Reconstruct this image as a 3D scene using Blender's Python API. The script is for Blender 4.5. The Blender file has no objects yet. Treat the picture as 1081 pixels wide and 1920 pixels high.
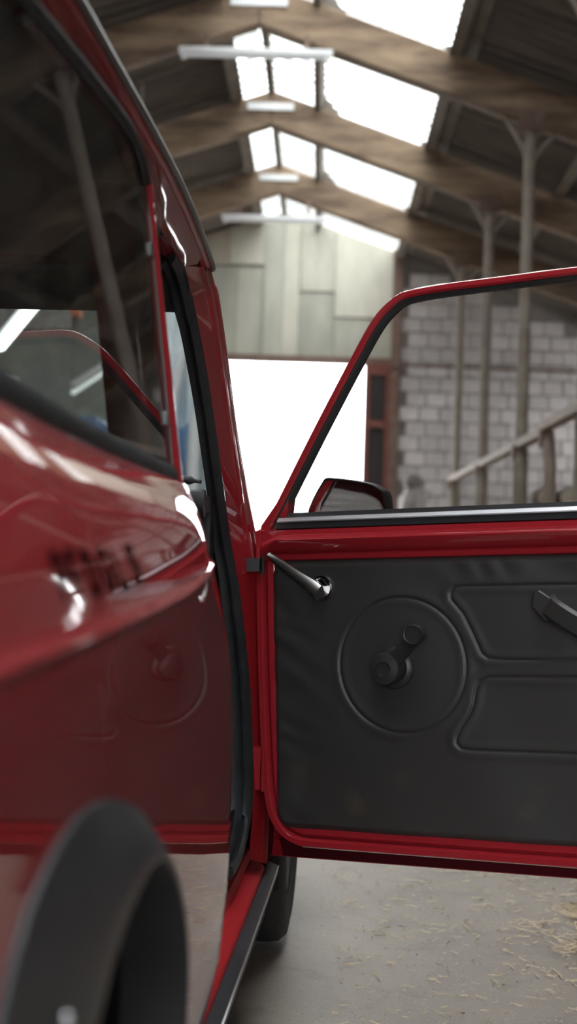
import bpy, bmesh, math, random
from mathutils import Vector, Matrix
random.seed(7)
SC = bpy.context.scene
COL = SC.collection

# ------------------------------------------------------------------ camera
H = 0.81
FPX = 2667.0
def camera():
    Y = Vector((598.0 - 540.5, -(1028.0 - 960.0), -FPX)).normalized()
    X = Vector((1, -0.033, 0)); X = (X - X.dot(Y) * Y).normalized()
    Z = X.cross(Y)
    R = Matrix((X, Y, Z))                       # camera axes -> world axes
    cd = bpy.data.cameras.new('camera')
    cd.sensor_fit = 'VERTICAL'; cd.sensor_height = 36.0; cd.lens = FPX / 1920.0 * 36.0
    cd.clip_end = 200; cd.clip_start = 0.05
    cd.dof.use_dof = True; cd.dof.focus_distance = 2.3; cd.dof.aperture_fstop = 4.2
    o = bpy.data.objects.new('camera', cd); COL.objects.link(o)
    o.matrix_world = Matrix.Translation((0, 0, H)) @ R.to_4x4()
    SC.camera = o
camera()

# ------------------------------------------------------------------ sky, light, exposure
SC.view_settings.view_transform = 'Standard'
SC.view_settings.look = 'None'
SC.view_settings.gamma = 1.0
SC.view_settings.use_curve_mapping = False
SC.view_settings.exposure = 0.0
SKY = 10.5
w = bpy.data.worlds.new('overcast_sky'); SC.world = w
w.use_nodes = True
w.node_tree.nodes['Background'].inputs[0].default_value = (0.93, 0.965, 1.0, 1)
w.node_tree.nodes['Background'].inputs[1].default_value = SKY
SC.cycles.use_denoising = True
SC.cycles.max_bounces = 10
SC.cycles.diffuse_bounces = 5
SC.cycles.transparent_max_bounces = 16
SC.cycles.sample_clamp_indirect = 6.0
SC.cycles.caustics_reflective = False
SC.cycles.caustics_refractive = False

GY = 20.2            # inside face of the front gable
BACK = -10.0         # rear gable
RX, RZ, SL = -0.65, 5.66, 0.34      # ridge position, height, roof slope
def roof_z(x): return RZ - SL * abs(x - RX)

def portal(loc, size, direction):
    l = bpy.data.lights.new('daylight_portal', 'AREA'); l.shape = 'RECTANGLE'; l.size, l.size_y = size
    l.cycles.is_portal = True
    o = bpy.data.objects.new('daylight_portal', l); COL.objects.link(o)
    o.location = loc; o.rotation_euler = Vector(direction).to_track_quat('-Z', 'Y').to_euler()
portal((-0.97, GY + 0.25, 1.75), (3.2, 3.5), (0, -1, 0))
portal((-0.6, BACK - 0.2, 1.9), (4.4, 3.9), (0, 1, 0))
portal((5.12, 18.85, 2.6), (1.1, 2.0), (-1, 0, 0))  # daylight through the opening added in the right wall
portal((0.17, 5.2, roof_z(0.17) + 0.12), (1.85, 30.2), (-SL, 0, -1))
portal((-0.8, 5.2, roof_z(-0.8) + 0.12), (0.4, 30.2), (SL, 0, -1))

# ------------------------------------------------------------------ helpers
MATS = {}
def mat(name, color, rough=0.6, metal=0.0, coat=0.0, spec=0.5, noise=None, bump=None, rand=0.0, sheen=0.0):
    """noise=(scale, second colour, contrast lo, hi); bump=(scale, strength)"""
    if name in MATS: return MATS[name]
    m = bpy.data.materials.new(name); m.use_nodes = True
    nt = m.node_tree; b = nt.nodes['Principled BSDF']
    b.inputs['Base Color'].default_value = (*color, 1)
    b.inputs['Roughness'].default_value = rough
    b.inputs['Metallic'].default_value = metal
    b.inputs['Coat Weight'].default_value = coat
    b.inputs['Coat Roughness'].default_value = 0.03
    b.inputs['Specular IOR Level'].default_value = spec
    tc = nt.nodes.new('ShaderNodeTexCoord')
    out = None
    if noise:
        sc, c2, lo, hi = noise[:4]
        mp = nt.nodes.new('ShaderNodeMapping')
        mp.inputs['Scale'].default_value = noise[4] if len(noise) > 4 else (1, 1, 1)
        nt.links.new(tc.outputs['Object'], mp.inputs['Vector'])
        n = nt.nodes.new('ShaderNodeTexNoise'); n.inputs['Scale'].default_value = sc
        n.inputs['Detail'].default_value = 6; n.inputs['Roughness'].default_value = 0.62
        nt.links.new(mp.outputs[0], n.inputs['Vector'])
        r = nt.nodes.new('ShaderNodeValToRGB')
        r.color_ramp.elements[0].position = lo; r.color_ramp.elements[1].position = hi
        r.color_ramp.elements[0].color = (*color, 1); r.color_ramp.elements[1].color = (*c2, 1)
        nt.links.new(n.outputs['Fac'], r.inputs['Fac'])
        out = r.outputs['Color']
    if rand:
        oi = nt.nodes.new('ShaderNodeObjectInfo')
        hs = nt.nodes.new('ShaderNodeHueSaturation')
        mr = nt.nodes.new('ShaderNodeMapRange')
        mr.inputs['To Min'].default_value = 1 - rand; mr.inputs['To Max'].default_value = 1 + rand
        nt.links.new(oi.outputs['Random'], mr.inputs['Value'])
        nt.links.new(mr.outputs[0], hs.inputs['Value'])
        if out is not None: nt.links.new(out, hs.inputs['Color'])
        else: hs.inputs['Color'].default_value = (*color, 1)
        out = hs.outputs['Color']
    if out is not None: nt.links.new(out, b.inputs['Base Color'])
    if bump:
        n2 = nt.nodes.new('ShaderNodeTexNoise'); n2.inputs['Scale'].default_value = bump[0]
        n2.inputs['Detail'].default_value = 4
        nt.links.new(tc.outputs['Object'], n2.inputs['Vector'])
        bp = nt.nodes.new('ShaderNodeBump'); bp.inputs['Strength'].default_value = bump[1]
        bp.inputs['Distance'].default_value = bump[2] if len(bump) > 2 else 0.01
        nt.links.new(n2.outputs['Fac'], bp.inputs['Height'])
        nt.links.new(bp.outputs[0], b.inputs['Normal'])
    MATS[name] = m
    return m

def glass_mat(name, tint, gloss=1.0, haze=0.0, rough=0.0):
    """thin pane: fresnel mirror over tinted clear sheet, with a little dusty haze"""
    m = bpy.data.materials.new(name); m.use_nodes = True
    nt = m.node_tree; nt.nodes.clear()
    o = nt.nodes.new('ShaderNodeOutputMaterial')
    tr = nt.nodes.new('ShaderNodeBsdfTransparent'); tr.inputs[0].default_value = (*tint, 1)
    gl = nt.nodes.new('ShaderNodeBsdfGlossy'); gl.inputs['Roughness'].default_value = rough
    fr = nt.nodes.new('ShaderNodeFresnel'); fr.inputs[0].default_value = 1.5
    mu = nt.nodes.new('ShaderNodeMath'); mu.operation = 'MULTIPLY'; mu.inputs[1].default_value = gloss; mu.use_clamp = True
    nt.links.new(fr.outputs[0], mu.inputs[0])
    mx = nt.nodes.new('ShaderNodeMixShader')
    nt.links.new(mu.outputs[0], mx.inputs[0]); nt.links.new(tr.outputs[0], mx.inputs[1]); nt.links.new(gl.outputs[0], mx.inputs[2])
    last = mx.outputs[0]
    if haze:
        df = nt.nodes.new('ShaderNodeBsdfDiffuse'); df.inputs[0].default_value = (.5, .5, .5, 1)
        tl = nt.nodes.new('ShaderNodeBsdfTranslucent'); tl.inputs[0].default_value = (.7, .75, .8, 1)
        m0 = nt.nodes.new('ShaderNodeMixShader'); m0.inputs[0].default_value = .5
        nt.links.new(df.outputs[0], m0.inputs[1]); nt.links.new(tl.outputs[0], m0.inputs[2])
        tc = nt.nodes.new('ShaderNodeTexCoord')
        n = nt.nodes.new('ShaderNodeTexNoise'); n.inputs['Scale'].default_value = 9; n.inputs['Detail'].default_value = 5
        n.inputs['Distortion'].default_value = 1.5
        nt.links.new(tc.outputs['Object'], n.inputs['Vector'])
        mm = nt.nodes.new('ShaderNodeMapRange'); mm.inputs['From Min'].default_value = .35; mm.inputs['From Max'].default_value = .75
        mm.inputs['To Max'].default_value = haze
        nt.links.new(n.outputs['Fac'], mm.inputs['Value'])
        m2 = nt.nodes.new('ShaderNodeMixShader')
        nt.links.new(mm.outputs[0], m2.inputs[0]); nt.links.new(last, m2.inputs[1]); nt.links.new(m0.outputs[0], m2.inputs[2])
        last = m2.outputs[0]
    nt.links.new(last, o.inputs[0])
    return m

def emit_mat(name, color, strength):
    m = bpy.data.materials.new(name); m.use_nodes = True
    b = m.node_tree.nodes['Principled BSDF']
    b.inputs['Base Color'].default_value = (*color, 1)
    b.inputs['Emission Color'].default_value = (*color, 1); b.inputs['Emission Strength'].default_value = strength
    return m

class MB:
    """collects vertices and faces of one mesh"""
    def __init__(s): s.v = []; s.f = []
    def add(s, v, f):
        n = len(s.v); s.v += [tuple(p) for p in v]; s.f += [tuple(i + n for i in q) for q in f]; return s
    def box(s, lo, hi, M=None):
        x0, y0, z0 = lo; x1, y1, z1 = hi
        v = [Vector(p) for p in ((x0,y0,z0),(x1,y0,z0),(x1,y1,z0),(x0,y1,z0),(x0,y0,z1),(x1,y0,z1),(x1,y1,z1),(x0,y1,z1))]
        if M is not None: v = [M @ p for p in v]
        return s.add(v, [(0,3,2,1),(4,5,6,7),(0,1,5,4),(1,2,6,5),(2,3,7,6),(3,0,4,7)])
    def loft(s, rows, close=False, caps=False):
        n = len(rows[0]); v = [p for r in rows for p in r]; f = []
        for i in range(len(rows) - 1):
            for j in range(n if close else n - 1):
                k = (j + 1) % n
                f.append((i*n+j, i*n+k, (i+1)*n+k, (i+1)*n+j))
        if caps: f += [tuple(range(n - 1, -1, -1)), tuple((len(rows)-1)*n + j for j in range(n))]
        return s.add(v, f)
    def tube(s, path, r, seg=8, closed=False, flat=1.0, up=None):
        P = [Vector(p) for p in path]; n = len(P); rows = []
        R = r if isinstance(r, (list, tuple)) else [r] * n
        ref = None
        for i in range(n):
            if closed: t = P[(i+1) % n] - P[i-1]
            else: t = P[min(i+1, n-1)] - P[max(i-1, 0)]
            t.normalize()
            if up is not None: a = Vector(up)
            elif ref is None: a = Vector((0, 0, 1)) if abs(t.z) < .9 else Vector((1, 0, 0))
            else: a = ref
            a = (a - a.dot(t) * t).normalized(); ref = a
            b = t.cross(a)
            rows.append([P[i] + R[i] * (math.cos(q) * a * flat + math.sin(q) * b) for q in (2*math.pi*k/seg for k in range(seg))])
        if closed: rows.append(rows[0])
        return s.loft(rows, close=True, caps=not closed)
    def prism(s, poly, axis_fn, d0, d1):
        """poly: 2D outline, axis_fn(a,b,d)->3D"""
        n = len(poly)
        v = [axis_fn(a, b, d0) for a, b in poly] + [axis_fn(a, b, d1) for a, b in poly]
        f = [tuple(range(n)), tuple(range(2*n-1, n-1, -1))] + [(i, n+i, n+(i+1) % n, (i+1) % n) for i in range(n)]
        return s.add(v, f)
    def lathe(s, prof, fn, seg=24):
        """prof: (radius, depth); fn(x,y,d)->3D"""
        rows = [[fn(r*math.cos(2*math.pi*k/seg), r*math.sin(2*math.pi*k/seg), d) for k in range(seg)] for r, d in prof]
        return s.loft(rows, close=True, caps=True)
    def mesh(s, name, material, smooth=None, fix=True):
        me = bpy.data.meshes.new(name); me.from_pydata([tuple(p) for p in s.v], [], s.f)
        if fix:
            bm = bmesh.new(); bm.from_mesh(me)
            bmesh.ops.recalc_face_normals(bm, faces=bm.faces); bm.to_mesh(me); bm.free()
        if material: me.materials.append(material)
        if smooth is not None:
            me.shade_smooth() if smooth >= 180 else me.set_sharp_from_angle(angle=math.radians(smooth))
            if smooth < 180: me.polygons.foreach_set('use_smooth', [True]*len(me.polygons))
        return me
def link(name, me, parent=None, loc=None):
    o = bpy.data.objects.new(name, me); COL.objects.link(o)
    if parent is not None: o.parent = parent
    if loc is not None: o.location = loc
    return o
def tag(o, label=None, cat=None, group=None, kind=None):
    if label: o['label'] = label
    if cat: o['category'] = cat
    if group: o['group'] = group
    if kind: o['kind'] = kind
    return o
def obj(name, mb, material, parent=None, smooth=35, **k):
    return tag(link(name, mb.mesh(name, material, smooth), parent), **k)
def thing(name, label, cat, loc=(0, 0, 0), rz=0.0, group=None, kind=None):
    o = bpy.data.objects.new(name, None); COL.objects.link(o); o.empty_display_size = .1
    o.location = loc; o.rotation_euler = (0, 0, rz)
    return tag(o, label, cat, group, kind)
def bevel(o, wd, seg=2, ang=40):
    m = o.modifiers.new('bevel', 'BEVEL'); m.width = wd; m.segments = seg; m.limit_method = 'ANGLE'; m.angle_limit = math.radians(ang)
    return o
def lerp(a, b, t): return a + (b - a) * t
def interp(x, xs, ys):
    if x <= xs[0]: return ys[0]
    for i in range(len(xs) - 1):
        if x <= xs[i+1]: return lerp(ys[i], ys[i+1], (x - xs[i]) / (xs[i+1] - xs[i]))
    return ys[-1]
def smooth01(t): t = max(0., min(1., t)); return t*t*(3-2*t)
def spline(pts, n=8, closed=False):
    """Catmull-Rom through points of any dimension"""
    P = [Vector(p) for p in pts]; out = []; m = len(P)
    for i in range(m if closed else m - 1):
        p0 = P[i-1] if (closed or i > 0) else P[0]
        p1 = P[i]; p2 = P[(i+1) % m]
        p3 = P[(i+2) % m] if (closed or i + 2 < m) else P[-1]
        for k in range(n):
            t = k / n
            out.append(.5*((2*p1) + (p2-p0)*t + (2*p0-5*p1+4*p2-p3)*t*t + (3*p1-p0-3*p2+p3)*t**3))
    if not closed: out.append(P[-1].copy())
    return out

# ------------------------------------------------------------------ materials
M_conc = mat('concrete_floor', (.21, .180, .152), .62, noise=(1.3, (.345, .30, .255), .3, .72), bump=(60, .25, .004))
def flecks(m):
    nt = m.node_tree; b = nt.nodes['Principled BSDF']; prev = b.inputs['Base Color'].links[0].from_socket
    tc = nt.nodes.new('ShaderNodeTexCoord')
    for sc, lo, hi, col in ((170, .62, .70, (.50, .43, .34, 1)), (120, .64, .72, (.09, .075, .06, 1)), (9, .55, .85, (.12, .108, .098, 1))):
        n = nt.nodes.new('ShaderNodeTexNoise'); n.inputs['Scale'].default_value = sc; n.inputs['Detail'].default_value = 3
        nt.links.new(tc.outputs['Object'], n.inputs['Vector'])
        mr = nt.nodes.new('ShaderNodeMapRange'); mr.inputs['From Min'].default_value = lo; mr.inputs['From Max'].default_value = hi
        mr.inputs['To Max'].default_value = .7
        nt.links.new(n.outputs['Fac'], mr.inputs['Value'])
        mx = nt.nodes.new('ShaderNodeMixRGB'); mx.inputs[2].default_value = col
        nt.links.new(mr.outputs[0], mx.inputs[0]); nt.links.new(prev, mx.inputs[1]); prev = mx.outputs[0]
    nt.links.new(prev, b.inputs['Base Color'])
flecks(M_conc)
M_brown = mat('weathered_beam', (.135, .09, .06), .8, noise=(2.2, (.35, .25, .165), .38, .64, (.6, 3, 3)), bump=(30, .4, .01))
M_purlin = mat('grey_timber', (.17, .145, .125), .85, noise=(4, (.27, .235, .20), .3, .7), bump=(40, .4, .01))
M_sheet = mat('fibre_cement', (.13, .113, .10), .85, noise=(1.2, (.235, .205, .175), .3, .7), rand=.14)
M_clad = mat('pale_cladding', (.48, .47, .39), .8, noise=(2.4, (.64, .62, .53), .3, .7, (1.5, 1, .5)), rand=.10)
M_cladg = mat('greenish_cladding', (.38, .385, .32), .8, noise=(2.4, (.53, .53, .45), .3, .7, (1.5, 1, .5)), rand=.08)
M_cladb = mat('tan_cladding', (.42, .36, .28), .8, noise=(2.4, (.58, .53, .44), .3, .7), rand=.08)
M_block = mat('grey_block', (.60, .575, .57), .9, noise=(9, (.74, .71, .70), .3, .7), rand=.12, bump=(60, .4, .006))
M_mortar = mat('mortar', (.24, .22, .21), .95, noise=(6, (.32, .295, .275), .3, .7))
M_white = mat('white_steel', (.78, .79, .80), .5)
M_grey = mat('galvanised_steel', (.38, .36, .34), .55, metal=.3, noise=(20, (.30, .26, .22), .4, .7))
M_post = mat('pale_dusty_steel', (.40, .35, .30), .7, noise=(6, (.30, .25, .21), .4, .7))
M_rail = mat('worn_rail_wood', (.46, .38, .31), .7, noise=(8, (.34, .27, .21), .4, .7, (1, .1, 1)))
M_redwood = mat('red_painted_timber', (.20, .06, .045), .7, noise=(8, (.27, .10, .075), .35, .7))
M_rust = mat('rusty_brown_steel', (.17, .105, .085), .8, noise=(8, (.25, .17, .14), .35, .7))
M_dark = mat('dark_void_panel', (.035, .03, .03), .6)
M_straw = mat('dry_straw', (.70, .58, .41), .8, noise=(11, (.20, .14, .085), .50, .64))
M_paint = mat('red_car_paint', (.30, .0155, .022), .5, coat=1.0, spec=.06)
M_paintd = M_paint
M_sill = mat('red_sill_paint', (.40, .02, .026), .55, coat=.0, spec=.12)
M_rubber = mat('black_rubber', (.013, .014, .016), .55, bump=(150, .15, .003))
M_seal = mat('matt_door_seal', (.012, .014, .017), .6, noise=(25, (.03, .032, .035), .45, .75), bump=(120, .4, .004))
M_plastic = mat('black_plastic', (.026, .027, .03), .42, noise=(7, (.05, .052, .057), .4, .75))
M_vinyl = mat('charcoal_vinyl', (.026, .025, .025), .48, noise=(6, (.032, .031, .03), .4, .7), bump=(420, .12, .002))
M_trimv = mat('black_trim', (.018, .018, .02), .35)
M_chrome = mat('chrome', (.55, .55, .56), .12, metal=1.0)
M_dchrome = mat('dull_dark_chrome', (.12, .117, .113), .3, metal=1.0)
M_alu = mat('aluminium_strip', (.80, .81, .85), .38, metal=1.0)
M_tyre = mat('tyre_rubber', (.016, .016, .017), .8, bump=(60, .3, .006))
M_inner = mat('dark_interior_cloth', (.03, .027, .025), .9)
M_lining = mat('grey_headlining', (.17, .15, .13), .9)
M_void = mat('black_underside', (.008, .008, .008), .9)
G_side = glass_mat('side_glass', (.78, .80, .78), 1.05, haze=.08)
G_door = glass_mat('door_glass', (.93, .92, .91), .8)
G_screen = glass_mat('windscreen_glass', (.86, .9, .9), 1.0, haze=.10)
G_mirror = mat('mirror_glass', (.75, .76, .76), .06, metal=1.0, noise=(30, (.5, .5, .48), .4, .7, (.2, .2, 3)))
G_roof = glass_mat('translucent_roof_sheet', (.86, .86, .84), .5, haze=.35)

# ------------------------------------------------------------------ barn: floor
fl = MB().box((-9, BACK - 4, -.2), (9, GY + 9, 0))
obj('floor', fl, M_conc, smooth=None, label='dusty pale concrete barn floor strewn with straw', kind='structure')

# ------------------------------------------------------------------ front gable wall
wf = thing('wall_front', 'far gable wall of pale sheets above and grey blocks at the side', None, (0, 0, 0), kind='structure')
OX0, OX1, OZ = -2.55, 0.57, 3.47
mb = MB()
def gable_poly(x0, x1, zb, e=.0):
    pts = [(x0, zb), (x1, zb), (x1, roof_z(x1) + e)]
    if x0 < RX < x1: pts.append((RX, roof_z(RX) + e))
    pts.append((x0, roof_z(x0) + e)); return pts
for x0, x1, zb in ((OX0, -.96, OZ), (-.96, 1.02, OZ), (1.02, 5.0, 0)):
    mb.prism(gable_poly(x0, x1, zb, -.03 if x1 == 1.02 else .05), lambda a, b, d: (a, d, b), GY + .10, GY + .22)
obj('backing', mb, M_mortar, wf, None)
obj('rendered_panel', MB().prism(gable_poly(-5.6, OX0, 0, .05), lambda a, b, d: (a, d, b), GY + .10, GY + .22), mat('pale_green_render', (.50, .54, .50), .85, noise=(2, (.36, .40, .37), .35, .7)), wf, None)
# sheets
xs = [-2.6, -2.12, -1.70, -1.42, -.92, -.64, -.40, .10, .62, 1.0]
def sheet(x0, x1, z0, z1, m, d):
    if x1 <= RX or x0 >= RX:
        t0, t1 = min(z1, roof_z(x0) - .04), min(z1, roof_z(x1) - .04)
        poly = [(x0, z0), (x1, z0), (x1, t1), (x0, t0)]
    else: poly = [(x0, z0), (x1, z0), (x1, min(z1, roof_z(x1)-.04)), (RX, min(z1, RZ-.04)), (x0, min(z1, roof_z(x0)-.04))]
    b = MB().prism(poly, lambda a, c, e: (a, e, c), GY + d, GY + .10)
    return obj('cladding_sheet', b, m, wf, None)
g = .008
sheet(-2.6, -1.70, OZ + .06, 5.6, M_cladb, .05); sheet(-1.70, -1.42, 4.82, 5.6, M_cladb, .04)
sheet(-1.42 + g, -.92, 4.84, 5.6, M_clad, .035); sheet(-1.70 + g, -1.30, OZ + .06, 4.80, M_cladg, .055)
sheet(-1.30 + g, -.92, OZ + .06, 4.80, M_cladg, .065); sheet(-.92 + g, -.64, OZ + .06, 5.6, M_cladg, .045)
sheet(-.64 + g, -.40, OZ + .06, 5.6, M_clad, .06); sheet(-.40 + g, .10, 4.48, 5.6, M_clad, .035)
sheet(-.40 + g, .10, OZ + .06, 4.47, M_cladg, .06); sheet(.10 + g, 1.0, 4.12, 5.6, M_clad, .03)
sheet(.10 + g, .62, OZ + .06, 4.11, M_cladg, .055); sheet(.62 + g, 1.0, OZ + .06, 4.11, M_cladg, .065)
# lintel, jamb, post
obj('lintel', MB().box((OX0 - .1, GY - .02, OZ - .03), (1.0, GY + .1, OZ + .07)), M_rust, wf, None)
obj('corner_post', MB().box((.93, GY - .08, 0), (1.06, GY + .1, 5.1)), M_rust, wf, None)
obj('wall_pipe', MB().tube([(.9, GY - .12, 3.44), (4.8, GY - .12, 3.40)], .022), M_rust, wf)
# blocks
meshes = []
for wd in (.275, .133):
    b = MB().box((0, 0, 0), (wd, .12, .196)); me = b.mesh('block', M_block, None)
    bm = bmesh.new(); bm.from_mesh(me)
    bmesh.ops.bevel(bm, geom=[e for e in bm.edges if e.calc_length() < .3], offset=.008, segments=1, affect='EDGES'); bm.to_mesh(me); bm.free()
    meshes.append(me)
rows = 22
for r in range(rows):
    z = .55 + r * .212
    x = 1.075 if r % 2 == 0 else 1.075 + .10
    while x < 4.75:
        if z + .2 < roof_z(x + .28) - .05 and x < 3.75 + .3 * (r % 2):
            o = link('block', meshes[0], wf, (x, GY + .070 + random.uniform(-.006, .006), z))
        x += .29

# door jamb / open leaf beside the opening
d1 = thing('door_1', 'red framed barn door leaf with dark panels beside bright opening', None, (0, 0, 0), kind='structure')
dl = MB()
for x0, x1 in ((.57, .645), (.87, .93)): dl.box((x0, GY - .05, 0), (x1, GY + .04, OZ - .03))
for z, h_ in ((.05, .1), (1.55, .1), (2.55, .1), (3.30, .16)): dl.box((.64, GY - .04, z), (.875, GY + .03, z + h_))
obj('frame', dl, M_redwood, d1, None)
for z0, z1 in ((.15, 1.55), (1.65, 2.55), (2.65, 3.30)):
    obj('panel', MB().box((.64, GY - .005, z0), (.875, GY + .02, z1)), M_dark, d1, None)

# ------------------------------------------------------------------ other walls
obj('wall_left', MB().box((-5.2, BACK, 0), (-5.0, GY + .2, 4.2)), M_mortar, smooth=None, kind='structure')
mb = MB()
for lo, hi in (((4.9, BACK, 0), (5.1, 18.3, 3.9)), ((4.9, 19.4, 0), (5.1, GY + .2, 3.9)), ((4.9, 18.3, 0), (5.1, 19.4, 1.7)), ((4.9, 18.3, 3.5), (5.1, 19.4, 3.9)), ((4.95, 18.3, 2.55), (5.05, 19.4, 2.67))): mb.box(lo, hi)  # two-pane opening out of view, added to light the far block wall
obj('wall_right', mb, M_mortar, smooth=None, kind='structure')
mb = MB()
for x0, x1, zb in ((-5.0, -2.8, 0), (-2.8, 1.6, 3.9), (1.6, 4.9, 0)):
    mb.prism(gable_poly(x0, x1, zb), lambda a, b, d: (a, d, b), BACK - .1, BACK)
obj('wall_back', mb, M_mortar, smooth=None, kind='structure')

# ------------------------------------------------------------------ roof
ceil = thing('ceiling', 'corrugated barn roof with translucent ridge sheets', None, kind='structure')
def corr_mesh(name, L, wid, material, pitch=.177, amp=.030):
    """sheet running down the slope (local x) with corrugations across local y"""
    n = int(wid / pitch * 8); b = MB()
    prof = [(wid * i / n, amp * math.sin(2*math.pi*(wid*i/n)/pitch)) for i in range(n + 1)]
    rows = [[(x, y, z) for y, z in prof] for x in (0, L)]
    low = [[(x, y, z - .006) for y, z in prof] for x in (0, L)]
    b.loft(rows); b.loft(low)
    return b.mesh(name, material, 180)
PUR_R = [-.146, 1.02, 2.35, 3.6, 4.95]
PUR_L = [-1.02, -2.3, -3.6, -5.1]
sk = math.sqrt(1 + SL*SL)
def put_sheets(x0, x1, y0, y1, skylight):
    L = abs(x1 - x0) * sk + .06
    nm = 'skylight_sheet' if skylight else 'roof_sheet'
    me = corr_mesh(nm, L, 1.01, G_roof if skylight else M_sheet)
    n = round(y1 - y0) + 1
    for i in range(n):
        o = link(nm, me, ceil, (x0, y0 + i, roof_z(x0) + .03 + (.008 if skylight else 0)))
        s = 1 if x1 > x0 else -1
        o.rotation_euler = (0, math.atan(SL), 0) if s > 0 else (0, math.pi - math.atan(SL), 0)
        if s < 0: o.scale.z = -1
ys = (5.45, GY + .2)
put_sheets(RX, PUR_R[1] - .02, *ys, True)
put_sheets(RX, -.96, *ys, True)
for a, b in zip(PUR_R[1:], PUR_R[2:]): put_sheets(a - .02, b + .03, *ys, False)
for a, b in zip([-.96] + PUR_L[1:], PUR_L[1:]): 
    if a != b: put_sheets(a, b - .03, *ys, False)
# roof behind: whole strips
def strip(x0, x1, y0, y1, material, nm):
    n = int((y1 - y0) / .3); rows = [[(x, y0 + (y1-y0)*i/n, roof_z(x) + .03 + .006*(i % 2)) for i in range(n+1)] for x in (x0, x1)]
    obj(nm, MB().loft(rows), material, ceil, None)
for y0, y1 in ((BACK, -2), (-2, 5.5)):
    strip(RX, 1.0, y0, y1, G_roof, 'skylight_sheet'); strip(RX, -.96, y0, y1, G_roof, 'skylight_sheet')
    strip(1.0, 4.95, y0, y1, M_sheet, 'roof_sheet'); strip(-.96, -5.1, y0, y1, M_sheet, 'roof_sheet')
# purlins (follow the slope)
for i, x in enumerate(PUR_R[:-1] + PUR_L[:-1] + [RX]):
    s = -1 if x > RX else 1
    wd = .035 if x in (-.146, RX) else .055
    M = Matrix.Translation((x, 0, roof_z(x) - .075)) @ Matrix.Rotation(math.atan(SL) * -s if x != RX else 0, 4, 'Y')
    obj('purlin', MB().box((-wd, BACK, -.065), (wd, GY + .1, .075), M), M_purlin, ceil, None)
# second, wide grey sheet edging beside the skylight
for x0, x1 in ((1.02, 1.20),):
    b = MB(); rows = [[(x, y, roof_z(x) - .012) for y in (BACK, GY)] for x in (x0, x1)]; b.loft(rows)
    b.loft([[(x, y, roof_z(x) - .03) for y in (BACK, GY)] for x in (x0, x1)])
    obj('edge_board', b, M_purlin, ceil, None)

# ------------------------------------------------------------------ portal frames
BEAM_Y = [-8.01, -5.18, -2.35, .48, 3.31, 6.14, 8.97, 11.8, 14.63, 17.46]
def beam_z(x): return 5.18 - SL * abs(x - RX)        # underside
def half(b, x1, y):
    pts = [(RX, 5.18), (x1, beam_z(x1)), (x1, beam_z(x1) + .36), (RX, 5.545)]
    b.prism(pts, lambda a, c, d: (a, d, c), y, y + .17)
fr0 = None
for i, y in enumerate(BEAM_Y):
    near = y > 5
    nth = {6: 'first', 7: 'second', 8: 'third', 9: 'farthest'}.get(i)
    bt = thing('roof_beam', None, None, (0, 0, 0), kind='structure')
    for x1 in (4.85, -5.0):
        b = MB(); half(b, x1, y)
        # lighter top flange along the rafter
        o = obj('rafter', b, M_brown, bt, None)
        if near: bevel(o, .02, 2)
    # white collar plate at the apex and gusset
    b = MB().box((RX - .24, y - .022, 5.33), (RX + .24, y - .004, 5.405))
    obj('collar_plate', b, M_white, bt, None)
    b = MB().prism([(-.12, beam_z(-.12) + .36), (.10, beam_z(.10) + .36), (-.12, beam_z(-.12) + .55)], lambda a, c, d: (a, d, c), y + .03, y + .08)
    obj('gusset', b, M_purlin, bt, None)
    # cleats that carry the purlins
    for x in (1.02, 2.35, -1.02, -2.3):
        obj('cleat', MB().box((x - .10, y + .05, beam_z(x) + .34), (x - .03, y + .12, roof_z(x) - .03)), M_purlin, bt, None)

# posts
def post(y, label):
    x = 1.655
    p = thing('support_post', label, None, (x, y + .085, 0), kind='structure')
    zt = beam_z(x) - .0
    b = MB(); b.tube([(0, 0, 0), (0, 0, 1.7)], .06, 10); b.tube([(0, 0, 1.65), (0, 0, zt)], .05, 10)
    obj('shaft', b, M_post, p)
    obj('foot_plate', MB().box((-.12, -.12, 0), (.12, .12, .02)), M_post, p, None)
    b = MB().box((-.11, -.09, zt - .05), (.11, .09, zt + .12))
    obj('head_clamp', b, M_rust, p, None)
    br = MB().tube(spline([(0, 0, zt - .42), (-.05, 0, zt - .2), (-.22, 0, beam_z(x - .22) + .01)], 5), .022, 6)
    obj('brace', br, M_post, p)
    br = MB().tube(spline([(0, 0, zt - .42), (.05, 0, zt - .25), (.20, 0, beam_z(x + .20) + .01)], 5), .022, 6)
    obj('brace', br, M_post, p)
for y in (8.97, 11.8, 14.63, 17.46): post(y, None)

# ------------------------------------------------------------------ batten light fittings under the first and last beams
def batten(x, y, z, label):
    t = thing('batten_light', label, 'light fitting', (x, y, z), group=None)
    obj('housing', MB().box((-.64, -.035, 0), (.64, .035, .05)), M_white, t, None)
    b = MB().tube([(-.6, 0, -.02), (.6, 0, -.02)], .016, 8); obj('tube', b, mat('unlit_tube', (.85, .86, .87), .3), t)
    for s in (-.6, .6): obj('end_cap', MB().box((s - .02, -.025, -.045), (s + .02, .025, .002)), M_white, t, None)
    for s in (-.42, .42): obj('hanger', MB().box((s - .02, -.01, .05), (s + .02, .01, beam_z(x + s) - z + .03 + .0)), M_rust, t, None)
batten(-.66, 11.74, 4.90, 'white batten light fitting across the apex of the nearer brown roof beam')
batten(-.69, 17.40, 4.83, 'white batten light fitting hung low in front of the pale far gable')

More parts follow.
